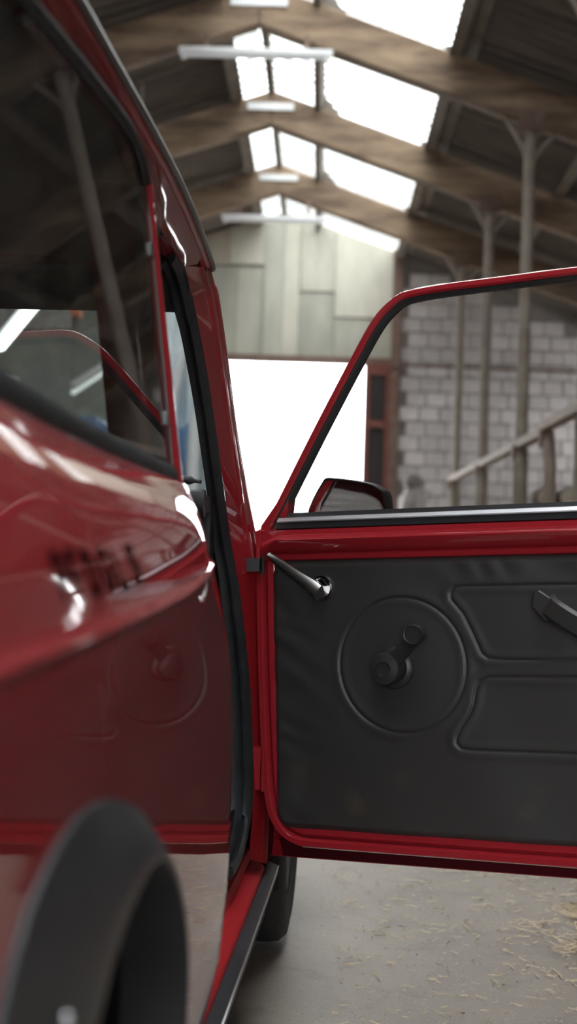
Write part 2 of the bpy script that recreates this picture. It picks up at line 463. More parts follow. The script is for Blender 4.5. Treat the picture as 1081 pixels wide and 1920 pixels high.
# ------------------------------------------------------------------ feed fence along the posts
ff = thing('feed_fence', 'long pale wooden rail on worn curved stanchions along the right posts', 'fence', (1.60, 0, 0))
b = MB()
for y0, y1, dz in ((17.6, 10.28, 0), (10.25, 3.2, .035)):
    b.box((-.045, y1, 1.675 + dz), (.045, y0, 1.735 + dz))
obj('top_rail', b, M_rail, ff, None)
obj('bottom_rail', MB().box((-.04, 3.2, .42), (.04, 17.6, .52)), M_rail, ff, None)
def stanchion(y):
    p = MB()
    pts = spline([(0, y, 1.69), (.01, y - .06, 1.45), (.03, y + .02, 1.15), (.03, y + .05, .5), (.03, y + .05, 0)], 5)
    p.tube([tuple(q) for q in pts], .045, 8)
    obj('stanchion', p, M_post, ff)
    obj('bracket', MB().box((-.06, y - .05, 1.58), (.0, y + .05, 1.70)), M_rust, ff, None)
for y in (17.4, 14.3, 11.55, 10.15, 8.6, 7.2): stanchion(y)

# far right: heap of split logs, churn
lm = mat('log_bark', (.16, .13, .11), .9, noise=(14, (.25, .21, .17), .4, .7)); lc = mat('log_end', (.74, .67, .57), .8, noise=(20, (.56, .48, .38), .4, .7))
logm = MB().tube([(0, 0, 0), (0, .02, 0), (0, .42, 0), (0, .44, 0)], [.085, .097, .094, .08], 14)
logme = logm.mesh('log', lm, 40)
endm = MB().lathe([(.0005, -.006), (.078, -.006), (.082, .004)], lambda x, y, d: (x, d, y), 14).mesh('cut_face', lc, 40)
ROW = ['first', 'second', 'third', 'fourth', 'fifth', 'sixth', 'seventh']
ORD = ['leftmost', 'second', 'third', 'fourth', 'fifth', 'rightmost']
for row in range(8):
    for c in range(6):
        lab = ('%s round log in the topmost row of the stack behind the feed fence' % ORD[c]) if row == 7 else '%s log in the %s row up of the stack behind the feed fence' % (ORD[c], ROW[row])
        o = thing('log', lab, 'log', (1.84 + c*.192 + .096*(row % 2), 12.25 + random.uniform(-.04, .04), 0.095 + row*.174), group='logs stacked behind the feed fence')
        sc_ = random.uniform(.9, 1.0); o.scale = (sc_, 1, sc_)
        link('bark', logme, o); link('cut_face', endm, o)

ch = thing('milk_churn', 'dull grey churn with dark lid standing by the toothed block edge', 'churn', (1.26, GY - .55, 1.05))
M_churn = mat('dull_churn_metal', (.30, .28, .27), .6, metal=.2)
obj('body', MB().lathe([(.001, 0), (.17, 0), (.185, .03), (.185, .42), (.17, .5), (.11, .58), (.105, .66)], lambda x, y, d: (x, y, d)), M_churn, ch)
obj('lid', MB().lathe([(.105, .64), (.14, .66), (.14, .72), (.115, .78), (.06, .82), (.001, .825)], lambda x, y, d: (x, y, d)), mat('dark_churn_lid', (.14, .13, .13), .6), ch)
obj('side_handle', MB().tube(spline([(.18, 0, .46), (.24, 0, .5), (.235, 0, .58), (.11, 0, .6)], 5), .012, 6), M_churn, ch)
pl = thing('plinth', 'low concrete ledge along the grey block wall under the churn', 'ledge', (0, 0, 0))
obj('slab', MB().box((1.08, GY - .95, 0), (4.7, GY - .12, 1.05)), mat('ledge_concrete', (.36, .32, .28), .9, noise=(3, (.45, .40, .34), .3, .7)), pl, None)

# ------------------------------------------------------------------ behind the car on the left: wrapped stack, lit tubes
def tarp():
    t = thing('wrapped_stack', 'tall stack wrapped in pale sheeting and blue plastic beyond the windscreen', 'stack', (0, 0, 0))
    b = MB(); n = 60; rows = []
    x0, x1, y0, y1, zt = -1.02, -.67, 8.45, 8.95, 2.25
    per = []
    for i in range(n):
        a = i / n * 4
        e, f = int(a), a - int(a)
        c = [(x0, y0), (x1, y0), (x1, y1), (x0, y1), (x0, y0)]
        per.append((lerp(c[e][0], c[e+1][0], f), lerp(c[e][1], c[e+1][1], f)))
    cx, cy = (x0+x1)/2, (y0+y1)/2
    for j in range(14):
        z = zt * j / 13; row = []
        for i, (x, y) in enumerate(per):
            k = .035*math.sin(i*1.7 + z*3) + .03*math.sin(i*.9 - z*5) - (.10*smooth01((z - 1.8)/.4))
            dx, dy = x - cx, y - cy; L = math.hypot(dx, dy)
            row.append((x + dx/L*k, y + dy/L*k, z))
        rows.append(row)
    rows.append([(cx + (x-cx)*.5, cy + (y-cy)*.5, zt + .05) for x, y in per])
    b.loft(rows, close=True, caps=True)
    obj('pale_sheeting', b, mat('pale_sheeting', (.55, .62, .64), .3, noise=(3, (.86, .88, .88), .35, .65, (3, 3, .7)), coat=.3), t, 60)
    b = MB(); rows = []
    for j in range(9):
        z = 1.50 * j / 8; row = []
        for i in range(41):
            x = lerp(-1.45, -.70, i/40); row.append((x, 8.05 + .05*math.sin(i*.8 + z*4) + .03*math.sin(i*2.1) + .05*z, z + .03*math.sin(i*.35)))
        rows.append(row)
    rows.append([(x, y + .5, z + .02) for x, y, z in rows[-1]])
    b.loft(rows)
    obj('blue_plastic', b, mat('blue_plastic', (.10, .22, .42), .35, noise=(4, (.25, .38, .55), .4, .7), coat=.3), t, 60)
    obj('white_pipe', MB().tube([(-1.78, 8.0, 0), (-1.78, 8.0, 1.72)], .05, 8), M_white, t)
    obj('white_pipe', MB().tube([(-.73, 7.9, 0), (-.715, 7.92, 1.55)], .035, 8), M_white, t)
    obj('white_pipe', MB().tube(spline([(-.90, 8.2, 1.4), (-.86, 8.2, 1.75), (-.80, 8.2, 1.95), (-.70, 8.25, 2.0)], 6), .035, 8), M_white, t)
tarp()
E_tube = emit_mat('lit_tube', (.92, 1.0, .96), 8)
E_tube2 = emit_mat('dim_lit_tube', (.92, 1.0, .96), 1.1)
def lit(p0, p1, label, m=None, r=.035):
    p0, p1 = Vector(p0), Vector(p1); d = (p1 - p0).normalized(); up = Vector((0, 0, 1)); 
    t = thing('tube_light', label, 'light', tuple((p0+p1)/2))
    c = (p0+p1)/2
    obj('tube', MB().tube([p0 - c, p1 - c], r, 8), m or E_tube, t)
    obj('housing', MB().tube([p0 - c + up*.06, p1 - c + up*.06], .045, 6), M_white, t)
    for q in (p0, p1): obj('chain', MB().tube([q - c + up*.06, Vector((q.x-c.x, q.y-c.y, roof_z(q.x) - c.z - (.145 if abs(q.x + 2.3) < .15 else .012)))], .008, 5), M_grey, t)
lit((-2.05, 8.9, 2.02), (-1.58, 7.9, 2.20), 'lit white tube light seen through the windscreen at left, the larger one')
lit((-2.35, 13.2, 2.18), (-1.85, 13.6, 2.62), 'lit white tube light far ahead of the car, low behind the red door frame reflection', E_tube2, .022)
# galvanised gutter / conveyor across
cv = thing('conveyor_tray', 'galvanised ribbed tray hanging across the barn ahead of the windscreen', 'tray', (-2.3, 10.0, 2.30))
b = MB(); rows = []
prof = [(-.1, .10), (-.1, 0), (.1, 0), (.1, .10)]
b.loft([[(x, y, z) for y, z in prof] for x in (-1.4, .52)]); b.loft([[(x, y*1.04, z - .006) for y, z in prof] for x in (-1.4, .52)])
obj('trough', b, M_grey, cv, None)
for i in range(22): obj('rib', MB().box((-1.36 + i*.085, -.115, -.02), (-1.33 + i*.085, .115, .115)), M_grey, cv, None)
for x in (-1.3, .42): obj('hanger', MB().box((x - .012, -.012, .1), (x + .012, .012, roof_z(-2.3 + x) - 2.32)), M_grey, cv, None)
obj('end_light', MB().box((.50, -.10, .09), (.56, .10, .15)), mat('orange_cap', (.7, .18, .04), .5), cv, None, label='orange end cap')

# ------------------------------------------------------------------ straw on the floor
def straw():
    b = MB()
    def bit(x, y, L, wd, z=.004, tilt=0.0):
        a = random.uniform(0, math.pi*2); n = 3; c = random.uniform(-.5, .5)
        pts = []
        for i in range(n + 1):
            t = i/n - .5; aa = a + c*t
            pts.append((x + math.cos(aa)*t*L, y + math.sin(aa)*t*L, z + abs(t)*tilt*L + random.uniform(0, .002)))
        b.tube(pts, [wd*.5]*(n+1), 3)
    for _ in range(6500):
        y = random.uniform(2.1, 5.2); x = random.uniform(-.35, 1.5)
        if x < .03: continue
        s = random.random()
        bit(x, y, .004 + .030*s**3, random.uniform(.0011, .0027))
    for _ in range(280):
        y = random.uniform(2.2, 5.2); x = random.uniform(.05, 1.6)
        bit(x, y, random.uniform(.02, .075), random.uniform(.0014, .0027))
    for _ in range(1300):
        y = random.uniform(.5, 9); x = random.uniform(.55, 3.5)
        if 1.4 < x < 1.8: continue
        bit(x, y, random.uniform(.015, .06), random.uniform(.001, .003))
    for (cx, cy, n, r) in ((.66, 3.25, 170, .085), (.62, 2.95, 60, .10), (.56, 2.50, 90, .07), (.60, 3.05, 60, .14)):
        for _ in range(n):
            rr = r*math.sqrt(random.random()); a = random.uniform(0, 6.28)
            bit(cx + rr*math.cos(a), cy + rr*math.sin(a), random.uniform(.03, .09), random.uniform(.0012, .0025), .004 + .02*random.random()*(1 - rr/r), .2)
    obj('loose_straw', b, M_straw, None, None, label='scattered bits and small clumps of dry straw on the concrete floor', cat='straw', kind='stuff')
straw()

# ==================================================================== THE CAR
TH = math.radians(2.8335)
CX, CY = -.89, 1.95
car = thing('car', 'red two-door small car with black wheel arches and its near door wide open', 'car',
            (CX*math.cos(TH) + CY*math.sin(TH), -CX*math.sin(TH) + CY*math.cos(TH), 0), -TH)
def part(name, mb, m, parent=None, smooth=35, mirror=False, **k):
    """vertices are given in the car's own axes, seen from the camera's foot point"""
    out = []
    for mir in ((False, True) if mirror else (False,)):
        c = MB(); c.f = list(mb.f)
        c.v = [((2*CX - x if mir else x) - CX, y - CY, z) for x, y, z in mb.v]
        me = c.mesh(name, m, smooth)
        out.append(tag(link(name, me, parent or car), **k))
    return out[0]

# ---- rear quarter panel -------------------------------------------------
PZ = [.18, .235, .289, .359, .43, .498, .562, .600, .649, .695, .747, .793, .863, .895, .93]
PX = [-.222, -.200, -.186, -.171, -.1655, -.164, -.164, -.1645, -.167, -.172, -.182, -.195, -.221, -.232, -.24]
FZ = [.18, .235, .289, .359, .43, .498, .65, .72, .750, .758, .765, .772, .80, .84, .88, .90, .93]
FX = [-.218, -.197, -.182, -.171, -.1655, -.164, -.164, -.1645, -.1655, -.1665, -.169, -.1725, -.188, -.211, -.236, -.246, -.258]
def sidex(y, z):
    f, p = interp(z - (crease_z(y) - .765)*smooth01((z - .6)/.12)*(1 - smooth01((z - .82)/.05)), FZ, FX), interp(z, PZ, PX)
    k = max(0, min(1, (y - 1.05)/.50))**2.2
    x = lerp(f, p, k)
    x += interp(z, [.46, .66], [.014, 0])*smooth01((1.08 - y)/.3)
    fade = 1 - smooth01((z - .76)/.12)
    x += .0085*(1.55 - max(y, .85))*fade - .03*max(0, (.85 - y))**2
    return x
def crease_z(y): return interp(y, [.4, .69, .80, .955, 1.18, 1.51, 1.56], [.748, .756, .759, .763, .771, .789, .792])
def base_z(y): return interp(y, [.4, .84, .94, 1.065, 1.265, 1.555], [.905, .896, .890, .885, .880, .874])
JC = [(.50, .18), (.502, .30), (.512, .45), (.54, .56), (.602, .625), (.652, .650), (.727, .666), (.779, .665), (.833, .658), (.916, .636), (1.0, .597), (1.075, .54), (1.112, .46), (1.128, .32), (1.13, .18)]
def arch_low(y, J=JC):
    if y <= J[0][0] or y >= J[-1][0]: return .185
    return interp(y, [p[0] for p in J], [p[1] for p in J])
def shoulder_x(y, z):
    i = (z - crease_z(y) - .009)/(base_z(y) - crease_z(y) - .009)
    return sidex(y, z) + lerp(.013, .004, max(0, min(1, (y - 1.05)/.50))**2.2)*math.sin(math.pi*max(0, min(1, i)))
def quarter():
    b = MB(); rows = []
    Ys = [.42 + .02*i for i in range(4)] + [.49 + .0125*i for i in range(11)] + [.625 + .51*i/50 for i in range(51)] + [1.15 + .40*i/20 for i in range(21)]
    Ys = sorted(Ys)
    for y in Ys:
        zl, zc, zb = arch_low(y), crease_z(y), base_z(y)
        row = []
        for i in range(25):
            z = lerp(zl, zc - .012, i/24); row.append((sidex(y, z), y, z))
        # swage: soft step
        for dz, dx in ((-.007, .0), (-.0035, .0006), (-.0020, .0030), (0, .0034), (.0015, .0012), (.004, .0), (.009, .0)):
            row.append((sidex(y, zc + dz) + dx, y, zc + dz))
        for i in range(1, 15):
            z = lerp(zc + .009, zb, i/14)
            bul = lerp(.013, .004, max(0, min(1, (y - 1.05)/.50))**2.2)*math.sin(math.pi*i/14)
            row.append((sidex(y, z) + bul, y, z))
        # roll over into window rebate
        xe = row[-1][0]
        row += [(xe - .006, y, zb + .004), (xe - .016, y, zb + .006)]
        rows.append(row)
    # flange folded in along the door opening
    last = rows[-1]
    rows.append([(x - .003, y + .006, z) for x, y, z in last])
    rows.append([(x - .014, y + .009, z) for x, y, z in last])
    rows.append([(x - .05, y + .004, z) for x, y, z in last])
    b.loft(rows)
    return b
part('quarter_panel', quarter(), M_paint, smooth=60, mirror=True)

# ---- rear quarter window ---------------------------------------------------
def glassx(y, z):
    return -.239 - .132*(z - .89) - .018*(1.53 - y)
GL = [(1.535, .888), (1.538, .95), (1.540, 1.043), (1.541, 1.12), (1.541, 1.165), (1.534, 1.200), (1.512, 1.222), (1.478, 1.234), (1.43, 1.237), (1.30, 1.232), (1.17, 1.224), (1.0, 1.214), (.86, 1.20), (.78, 1.175), (.74, 1.12), (.70, 1.0), (.68, .93), (.69, .918), (.80, .915), (.9, .913), (1.03, .904), (1.23, .896), (1.4, .891)]
def quarter_glass():
    b = MB(); N = 12
    # fill between bottom and top curves by columns
    rows = []
    for i in range(41):
        y = lerp(.70, 1.538, i/40)
        zb = interp(y, [.68, .8, .9, 1.03, 1.23, 1.4, 1.535], [.93, .915, .913, .904, .896, .891, .888])
        zt = interp(y, [.70, .74, .78, .86, 1.0, 1.17, 1.30, 1.43, 1.478, 1.512, 1.534, 1.539], [1.0, 1.12, 1.175, 1.20, 1.214, 1.224, 1.232, 1.237, 1.234, 1.222, 1.20, 1.18])
        rows.append([(glassx(y, z) , y, z) for z in (lerp(zb, zt, j/N) for j in range(N+1))])
    b.loft(rows); return b
qw = part('quarter_window', quarter_glass(), G_side, smooth=180, mirror=True)
path = [(glassx(y, z) + .001, y, z) for y, z in GL]
part('window_edge_strip', MB().tube(path, .0013, 6, closed=True), M_dchrome, qw, smooth=180)
# rubber below and around the glass
def window_seal():
    b = MB()
    idx = list(range(15, 23)) + [0]
    lower = [GL[i] for i in idx]
    rows = []
    for t, bx in ((0, .0015), (.25, .0035), (.6, .0035), (1, .0015)):
        row = []
        for y, z in lower:
            zb = base_z(y) + .004
            row.append((lerp(glassx(y, z), sidex(y, base_z(y)) - .008, t) + bx, y, lerp(z + .006, zb, t)))
        rows.append(row)
    b.loft(rows)
    return b
part('window_seal', window_seal(), M_seal, smooth=60)
topi = list(range(5, 16))
part('window_seal', MB().tube([(glassx(*GL[i]) + .001, GL[i][0] + (.004 if i < 7 else 0), GL[i][1] + .005) for i in topi], .006, 8), M_seal, smooth=180)
for (y, z) in ((1.527, 1.128), (1.522, .945)):
    b = MB().box((-.004, -.010, -.007), (.0025, .009, .007), Matrix.Translation((glassx(y, z), y, z)))
    o = part('window_clip', b, mat('clear_grey_clip', (.10, .10, .10), .3), qw, None)

# ---- B pillar strip ----------------------------------------------------------
def b_pillar():
    b = MB(); rows = []
    for z in [.868 + (1.212 - .868)*i/22 for i in range(23)]:
        x = glassx(1.54, z)
        pr = lerp(.0085, .0050, (z - .868)/.36)
        rows.append([(x - .004, 1.540, z), (x + pr*.55, 1.545, z), (x + pr, 1.551, z), (x + pr*.9, 1.558, z), (x + pr*.2, 1.563, z), (x - .035, 1.560, z), (x - .07, 1.55, z)])
    b.loft(rows); return b
part('door_pillar', b_pillar(), M_paint, smooth=60, mirror=True)
obj_in = MB(); rows = []
for z in (.45, .87, 1.05, 1.24):
    x = glassx(1.54, max(z, .88)) - .006
    rows.append([(x, 1.525, z), (x - .011, 1.53, z), (x - .011, 1.56, z), (x, 1.56, z)])
obj_in.loft(rows, close=True)
part('inner_pillar_trim', obj_in, mat('brown_black_trim', (.035, .026, .022), .7), smooth=None, mirror=True)

# ---- cant rail panel, drip rail, roof -----------------------------------------
LOW = [(-.302, .62, 1.18), (-.298, .80, 1.198), (-.295, 1.0, 1.224), (-.291, 1.17, 1.233), (-.290, 1.30, 1.241), (-.288, 1.43, 1.246), (-.286, 1.478, 1.243), (-.283, 1.515, 1.230), (-.279, 1.538, 1.208), (-.279, 1.565, 1.203), (-.288, 1.63, 1.207), (-.300, 1.72, 1.211), (-.3065, 1.80, 1.213), (-.3068, 1.92, 1.212), (-.307, 2.02, 1.209), (-.305, 2.10, 1.20)]
RAIL = [(-.305, .55, 1.235), (-.296, .80, 1.262), (-.290, 1.0, 1.274), (-.287, 1.204, 1.279), (-.288, 1.393, 1.281), (-.2855, 1.578, 1.277), (-.284, 1.788, 1.270), (-.2845, 1.97, 1.258), (-.287, 2.121, 1.245), (-.287, 2.175, 1.234)]
def by_y(curve, y): return tuple(interp(y, [p[1] for p in curve], [p[i] for p in curve]) for i in range(3))
def cant():
    b = MB(); rows = []
    for y in [.62 + i*(2.10 - .62)/90 for i in range(91)]:
        l = Vector(by_y(LOW, y)); r = Vector(by_y(RAIL, y)); r.x -= .006; r.z -= .004
        row = []
        for j in range(9):
            t = j/8; p = l.lerp(r, t); p.x -= .003*math.sin(math.pi*t); row.append(tuple(p))
        rows.append([(l.x - .02, y, l.z - .002)] + row)
    b.loft(rows); return b
part('cant_panel', cant(), M_paint, smooth=60, mirror=True)
rl = spline(RAIL, 6)
def drip():
    b = MB(); rows = []
    for p in rl:
        x, y, z = p
        rows.append([(x - .020, y, z - .006), (x - .004, y, z - .007), (x, y, z - .003), (x + .0005, y, z + .006), (x - .003, y, z + .008), (x - .006, y, z + .003), (x - .020, y, z + .0)])
    b.loft(rows, close=True, caps=True); return b
part('drip_rail', drip(), M_paint, smooth=50, mirror=True)
part('drip_rail_moulding', MB().tube([(x + .0015, y, z + .003) for x, y, z in rl], .0042, 8, flat=1.5), M_dchrome, smooth=180, mirror=True, label='bright thin moulding along the gutter')
def roof():
    b = MB(); rows = []
    for y in [.55 + i*(2.19 - .55)/30 for i in range(31)]:
        r = by_y(RAIL, y); row = []
        xl, xr = r[0] - .018, 2*CX - r[0] + .018
        for j in range(25):
            t = j/24; e = 1 - abs(2*t - 1)**3.2
            row.append((lerp(xl, xr, t), y, r[2] + .055*e))
        rows.append(row)
    b.loft(rows); return b
part('roof', roof(), M_paint, smooth=60)
def lining():
    b = MB(); rows = []
    for y in [.60 + i*(2.14 - .60)/16 for i in range(17)]:
        l = by_y(LOW, y); row = []
        xl, xr = l[0] - .022, 2*CX - l[0] + .022
        for j in range(17):
            t = j/16; e = 1 - abs(2*t - 1)**4
            row.append((lerp(xl, xr, t), y, min(l[2], 1.262) + .002 + .05*e))
        rows.append(row)
    b.loft(rows); return b
part('headlining', lining(), M_lining, smooth=60)

# ---- screen pillar / door post and rubber door seal -----------------------------
SO = [(-.290, 1.66, 1.216), (-.3065, 1.80, 1.213), (-.307, 2.02, 1.209), (-.2966, 2.10, 1.144), (-.283, 2.18, 1.041), (-.270, 2.24, .93), (-.260, 2.30, .83), (-.247, 2.32, .761), (-.232, 2.34, .655), (-.2215, 2.35, .567), (-.215, 2.35, .479), (-.211, 2.34, .393), (-.213, 2.30, .348), (-.215, 2.20, .319), (-.2187, 2.10, .317)]
SI_dx = [-.024, -.024, -.023, -.021, -.019, -.018, -.020, -.024, -.028, -.032, -.034, -.034, -.032, -.030, -.030]
so = spline(SO, 6)
si = [Vector((p.x + interp(i, [0, len(so)-1], [0, 1])*0 + interp(i/6, list(range(15)), SI_dx), p.y + .012, p.z + (0.006 if p.z > 1.15 else (.0 if p.z > .36 else .012)))) for i, p in enumerate(so)]
def seal():
    b = MB(); rows = []
    prof = [(0, 0), (.0, .010), (.12, .018), (.28, .018), (.38, .010), (.45, .004), (.55, .008), (.68, .020), (.85, .022), (1.0, .012), (1.05, -.01)]
    for k, (o, i) in enumerate(zip(so, si)):
        tan = (so[min(k+1, len(so)-1)] - so[max(k-1, 0)]).normalized()
        ac = (i - o); nrm = ac.cross(tan).normalized()
        if nrm.y > 0 and k < len(so) - 14: nrm = -nrm
        if k >= len(so) - 14 and nrm.z < 0: nrm = -nrm
        rows.append([tuple(o + ac*s + nrm*h) for s, h in prof])
    b.loft(rows, caps=True); return b
part('door_seal', seal(), M_seal, smooth=60)
# inner black trim from the seal to the windscreen
def pillar_trim():
    b = MB(); rows = []
    for p in si[6:len(si) - 18]:
        rows.append([(p.x, p.y, p.z), (p.x - .002, p.y + .03, p.z), (p.x - .004, p.y + .08, p.z)])
    b.loft(rows); return b
part('pillar_trim', pillar_trim(), M_rubber, smooth=60)
EO = [(-.2875, 2.17, 1.236), (-.2845, 2.205, 1.218), (-.280, 2.225, 1.203), (-.2664, 2.27, 1.104), (-.2554, 2.32, 1.005), (-.238, 2.36, .902), (-.224, 2.385, .831), (-.214, 2.40, .78), (-.203, 2.43, .70), (-.196, 2.435, .60), (-.192, 2.435, .48), (-.190, 2.43, .36), (-.19, 2.43, .27)]
SOp = [(-.307, 2.02, 1.209), (-.3045, 2.05, 1.19), (-.3035, 2.07, 1.175), (-.2966, 2.10, 1.144), (-.283, 2.18, 1.041), (-.270, 2.24, .93), (-.260, 2.30, .83), (-.250, 2.315, .775), (-.237, 2.335, .69), (-.226, 2.345, .60), (-.215, 2.35, .479), (-.211, 2.34, .393), (-.213, 2.32, .30)]
def a_post(lower):
    b = MB(); A = spline(SOp, 6); E = spline(EO, 6); rows = []
    for k, (a, e) in enumerate(zip(A, E)):
        row = []
        for s, h in ((0, 0), (.2, .001), (.45, .002), (.60, .003), (.63, .0045), (.66, .0045), (.69, .002), (.85, .001), (.97, 0), (1, -.003)):
            p = a.lerp(e, s); row.append((p.x + h*.6, p.y - h*1.2, p.z))
        row.append((e.x - .010, e.y + .03, e.z)) if e.z > .80 else row.append((e.x - .001, e.y + .004, e.z))
        rows.append(row)
    k = next(i for i, e in enumerate(E) if e.z < .775)
    b.loft(rows[k:] if lower else rows[:k + 1]); return b
part('screen_pillar', a_post(False), M_paint, smooth=45, mirror=True)
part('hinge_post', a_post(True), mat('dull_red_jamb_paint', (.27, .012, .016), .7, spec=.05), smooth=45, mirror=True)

def post_return():
    b = MB(); E = [p for p in spline(EO, 6) if p.z < .82]
    b.loft([[(p.x - .001, p.y + .001, p.z) for p in E], [(p.x + .004, p.y + .04, p.z) for p in E], [(p.x + .006, p.y + .085, p.z) for p in E]])
    return b
M_shade_maroon = mat('shade_maroon_paint', (.055, .007, .010), .8, spec=0)  # red paint darkened to stand for the shade behind and under the door
part('post_return', post_return(), M_shade_maroon, smooth=60, mirror=True, label='red post edge behind the door, shade put into its colour')
# ---- sill -------------------------------------------------------------------------
def sill_loft(prof, y0, y1, n=6, curve=True):
    b = MB(); rows = []
    for i in range(n + 1):
        y = lerp(y0, y1, i/n); rows.append([(x, y, z) for x, z in prof])
    b.loft(rows); return b
part('sill', sill_loft([(-.197, .232), (-.197, .252), (-.199, .259), (-.202, .262), (-.219, .272), (-.2225, .272), (-.224, .278), (-.2265, .287), (-.229, .288), (-.247, .301), (-.252, .305), (-.256, .300), (-.258, .25)], .5, 2.46), M_sill, smooth=30, mirror=True)
tr = MB(); tr.loft([[(x, y, z) for x, z in [(-.198, .2525), (-.195, .2545), (-.181, .249), (-.1785, .246), (-.1785, .236), (-.182, .232), (-.20, .22)]] for y in (1.32, 2.52)], caps=True)
st = part('sill_trim', tr, M_plastic, smooth=30, mirror=True)
part('trim_edge', MB().tube([(-.1785, 1.32, .247), (-.1785, 2.52, .247)], .0013, 6), M_alu, smooth=180, label='thin bright edge')
part('sill_underside', MB().box((-.42, 1.3, .16), (-.2, 2.52, .235)), M_void, smooth=None, mirror=True)

# ---- floor pan, bulkheads, interior -------------------------------------------------
part('floor_pan', MB().box((-1.55, .5, .19), (-.24, 2.55, .245)), M_inner, smooth=None)
part('bulkhead', MB().box((-1.55, 2.42, .24), (-.24, 2.47, .86)), M_inner, smooth=None)
b = MB()
for y0, z0, z1 in ((1.60, .25, .62),): b.box((-.40, y0, z0), (-.262, y0 + .12, z1))
part('rear_pocket', MB().box((-.40, .66, .25), (-.275, 1.50, .86)), M_inner, smooth=None, mirror=True)
def dash():
    b = MB()
    b.tube([(-.285, 2.17, .872), (-1.49, 2.17, .872)], .022, 10)
    b.box((-1.50, 2.17, .86), (-.285, 2.45, .886))
    b.box((-1.50, 2.24, .74), (-.285, 2.30, .862))
    b.box((-1.50, 2.15, .72), (-.275, 2.24, .755))
    return b
part('dashboard', dash(), mat('black_dash_vinyl', (.020, .021, .022), .45, bump=(200, .2, .002)), smooth=40)
wp = MB().tube(spline([(-.288, 2.145, .905), (-.32, 2.142, .9075), (-.36, 2.14, .906), (-.42, 2.14, .898)], 5), [.003]*3 + [.0065]*10 + [.005]*3, 10)
part('demister_vent', wp, M_plastic, smooth=180)
def seat(xc):
    s = MB()
    rows = []
    for z, y0, y1, hw in ((.33, 1.62, 1.78, .21), (.5, 1.58, 1.72, .22), (.7, 1.52, 1.64, .215), (.84, 1.48, 1.57, .18), (.885, 1.475, 1.545, .13)):
        rows.append([(xc - hw, (y0+y1)/2, z), (xc - hw*.9, y0, z), (xc + hw*.9, y0, z), (xc + hw, (y0+y1)/2, z), (xc + hw*.9, y1, z), (xc - hw*.9, y1, z)])
    s.loft(rows, close=True, caps=True)
    o = part('front_seat', s, M_inner, smooth=60)
    c = MB(); rows = []
    for y, z1, hw in ((1.66, .44, .21), (1.8, .46, .225), (2.0, .46, .225), (2.08, .43, .2)):
        rows.append([(xc - hw, y, .30), (xc - hw, y, z1), (xc, y, z1 - .02), (xc + hw, y, z1), (xc + hw, y, .30)])
    c.loft(rows, close=True, caps=True)
    part('seat_cushion', c, M_inner, o, smooth=60)
seat(-.57); seat(-1.21)
belt = MB(); 
belt.loft([[(-.298 + dx, 1.585 + dy, z) for dx, dy in ((-.011, 0), (.011, .012), (.011, .014), (-.011, .002))] for z in (1.19, 1.05, .92, .60)], close=True, caps=True)
part('seat_belt', belt, M_void, smooth=None)
part('sun_visor', MB().box((-.72, 2.02, 1.165), (-.335, 2.16, 1.195)), mat('black_visor', (.012, .012, .012), .8), smooth=None)
sw = MB().tube([(-.57 + .19*math.cos(a), 2.02 + .10*math.sin(a)*1.0, .80 + .155*math.sin(a)*.0 + .12*math.sin(a)) for a in [2*math.pi*i/28 for i in range(28)]], .011, 8, closed=True)
part('steering_wheel', sw, M_plastic, smooth=180)

# ---- windscreen -------------------------------------------------------------------
def screen():
    b = MB(); rows = []
    for j in range(9):
        t = j/8; y0 = lerp(2.40, 2.185, t); z = lerp(.872, 1.222, t); x0 = lerp(-.265, -.305, t); x1 = 2*CX - x0
        rows.append([(lerp(x0, x1, i/24), y0 + .07*math.sin(math.pi*i/24), z + .02*math.sin(math.pi*i/24)*t) for i in range(25)])
    b.loft(rows); return b
ws = part('windscreen', screen(), G_screen, smooth=180)
top = [(lerp(-.305, 2*CX + .305, i/24), 2.18 + .07*math.sin(math.pi*i/24), 1.222 + .02*math.sin(math.pi*i/24)) for i in range(25)]
part('windscreen_rubber', MB().tube(top, .014, 8), M_rubber, ws, smooth=180)
bot = [(lerp(-.265, 2*CX + .265, i/24), 2.40 + .07*math.sin(math.pi*i/24), .872) for i in range(25)]
part('windscreen_rubber', MB().tube(bot, .014, 8), M_rubber, ws, smooth=180)
# header between screen and roof
b = MB(); b.loft([[(x, y - .01, z - .02) for x, y, z in top], [(x, y + .01, z + .012) for x, y, z in top], [(x, y - .03, z + .045) for x, y, z in top]])
part('screen_header', b, M_paint, smooth=60)

# ---- bonnet, front wings, nose, tail ---------------------------------------------------
def bonnet():
    b = MB(); rows = []
    for y, zc, ze in ((2.42, .86, .80), (2.6, .85, .79), (2.9, .82, .77), (3.2, .78, .73), (3.4, .72, .66), (3.47, .60, .56), (3.48, .30, .30)):
        row = []
        for i in range(21):
            t = i/20; e = 1 - abs(2*t - 1)**3
            row.append((lerp(-.215, 2*CX + .215, t), y + .03*e, lerp(ze, zc, e)))
        rows.append(row)
    b.loft(rows); return b
part('bonnet', bonnet(), M_paint, smooth=60)
JF = [(2.62, .18), (2.625, .30), (2.64, .42), (2.68, .52), (2.75, .58), (2.88, .615), (2.98, .615), (3.10, .59), (3.2, .53), (3.25, .44), (3.265, .30), (3.27, .18)]
def wing():
    b = MB(); rows = []
    for i in range(60):
        y = 2.50 + .955*i/59; zl = arch_low(y, JF); zt = interp(y, [2.4, 2.9, 3.2, 3.46], [.80, .77, .73, .62]); row = []
        for j in range(13):
            z = lerp(zl, zt, j/12); row.append((interp(z, PZ, PX) - .02 - .05*smooth01((y - 3.2)/.3), y, z))
        row.append((row[-1][0] - .03, y, zt + .012))
        rows.append(row)
    b.loft(rows); return b
part('front_wing', wing(), M_paint, smooth=60, mirror=True)
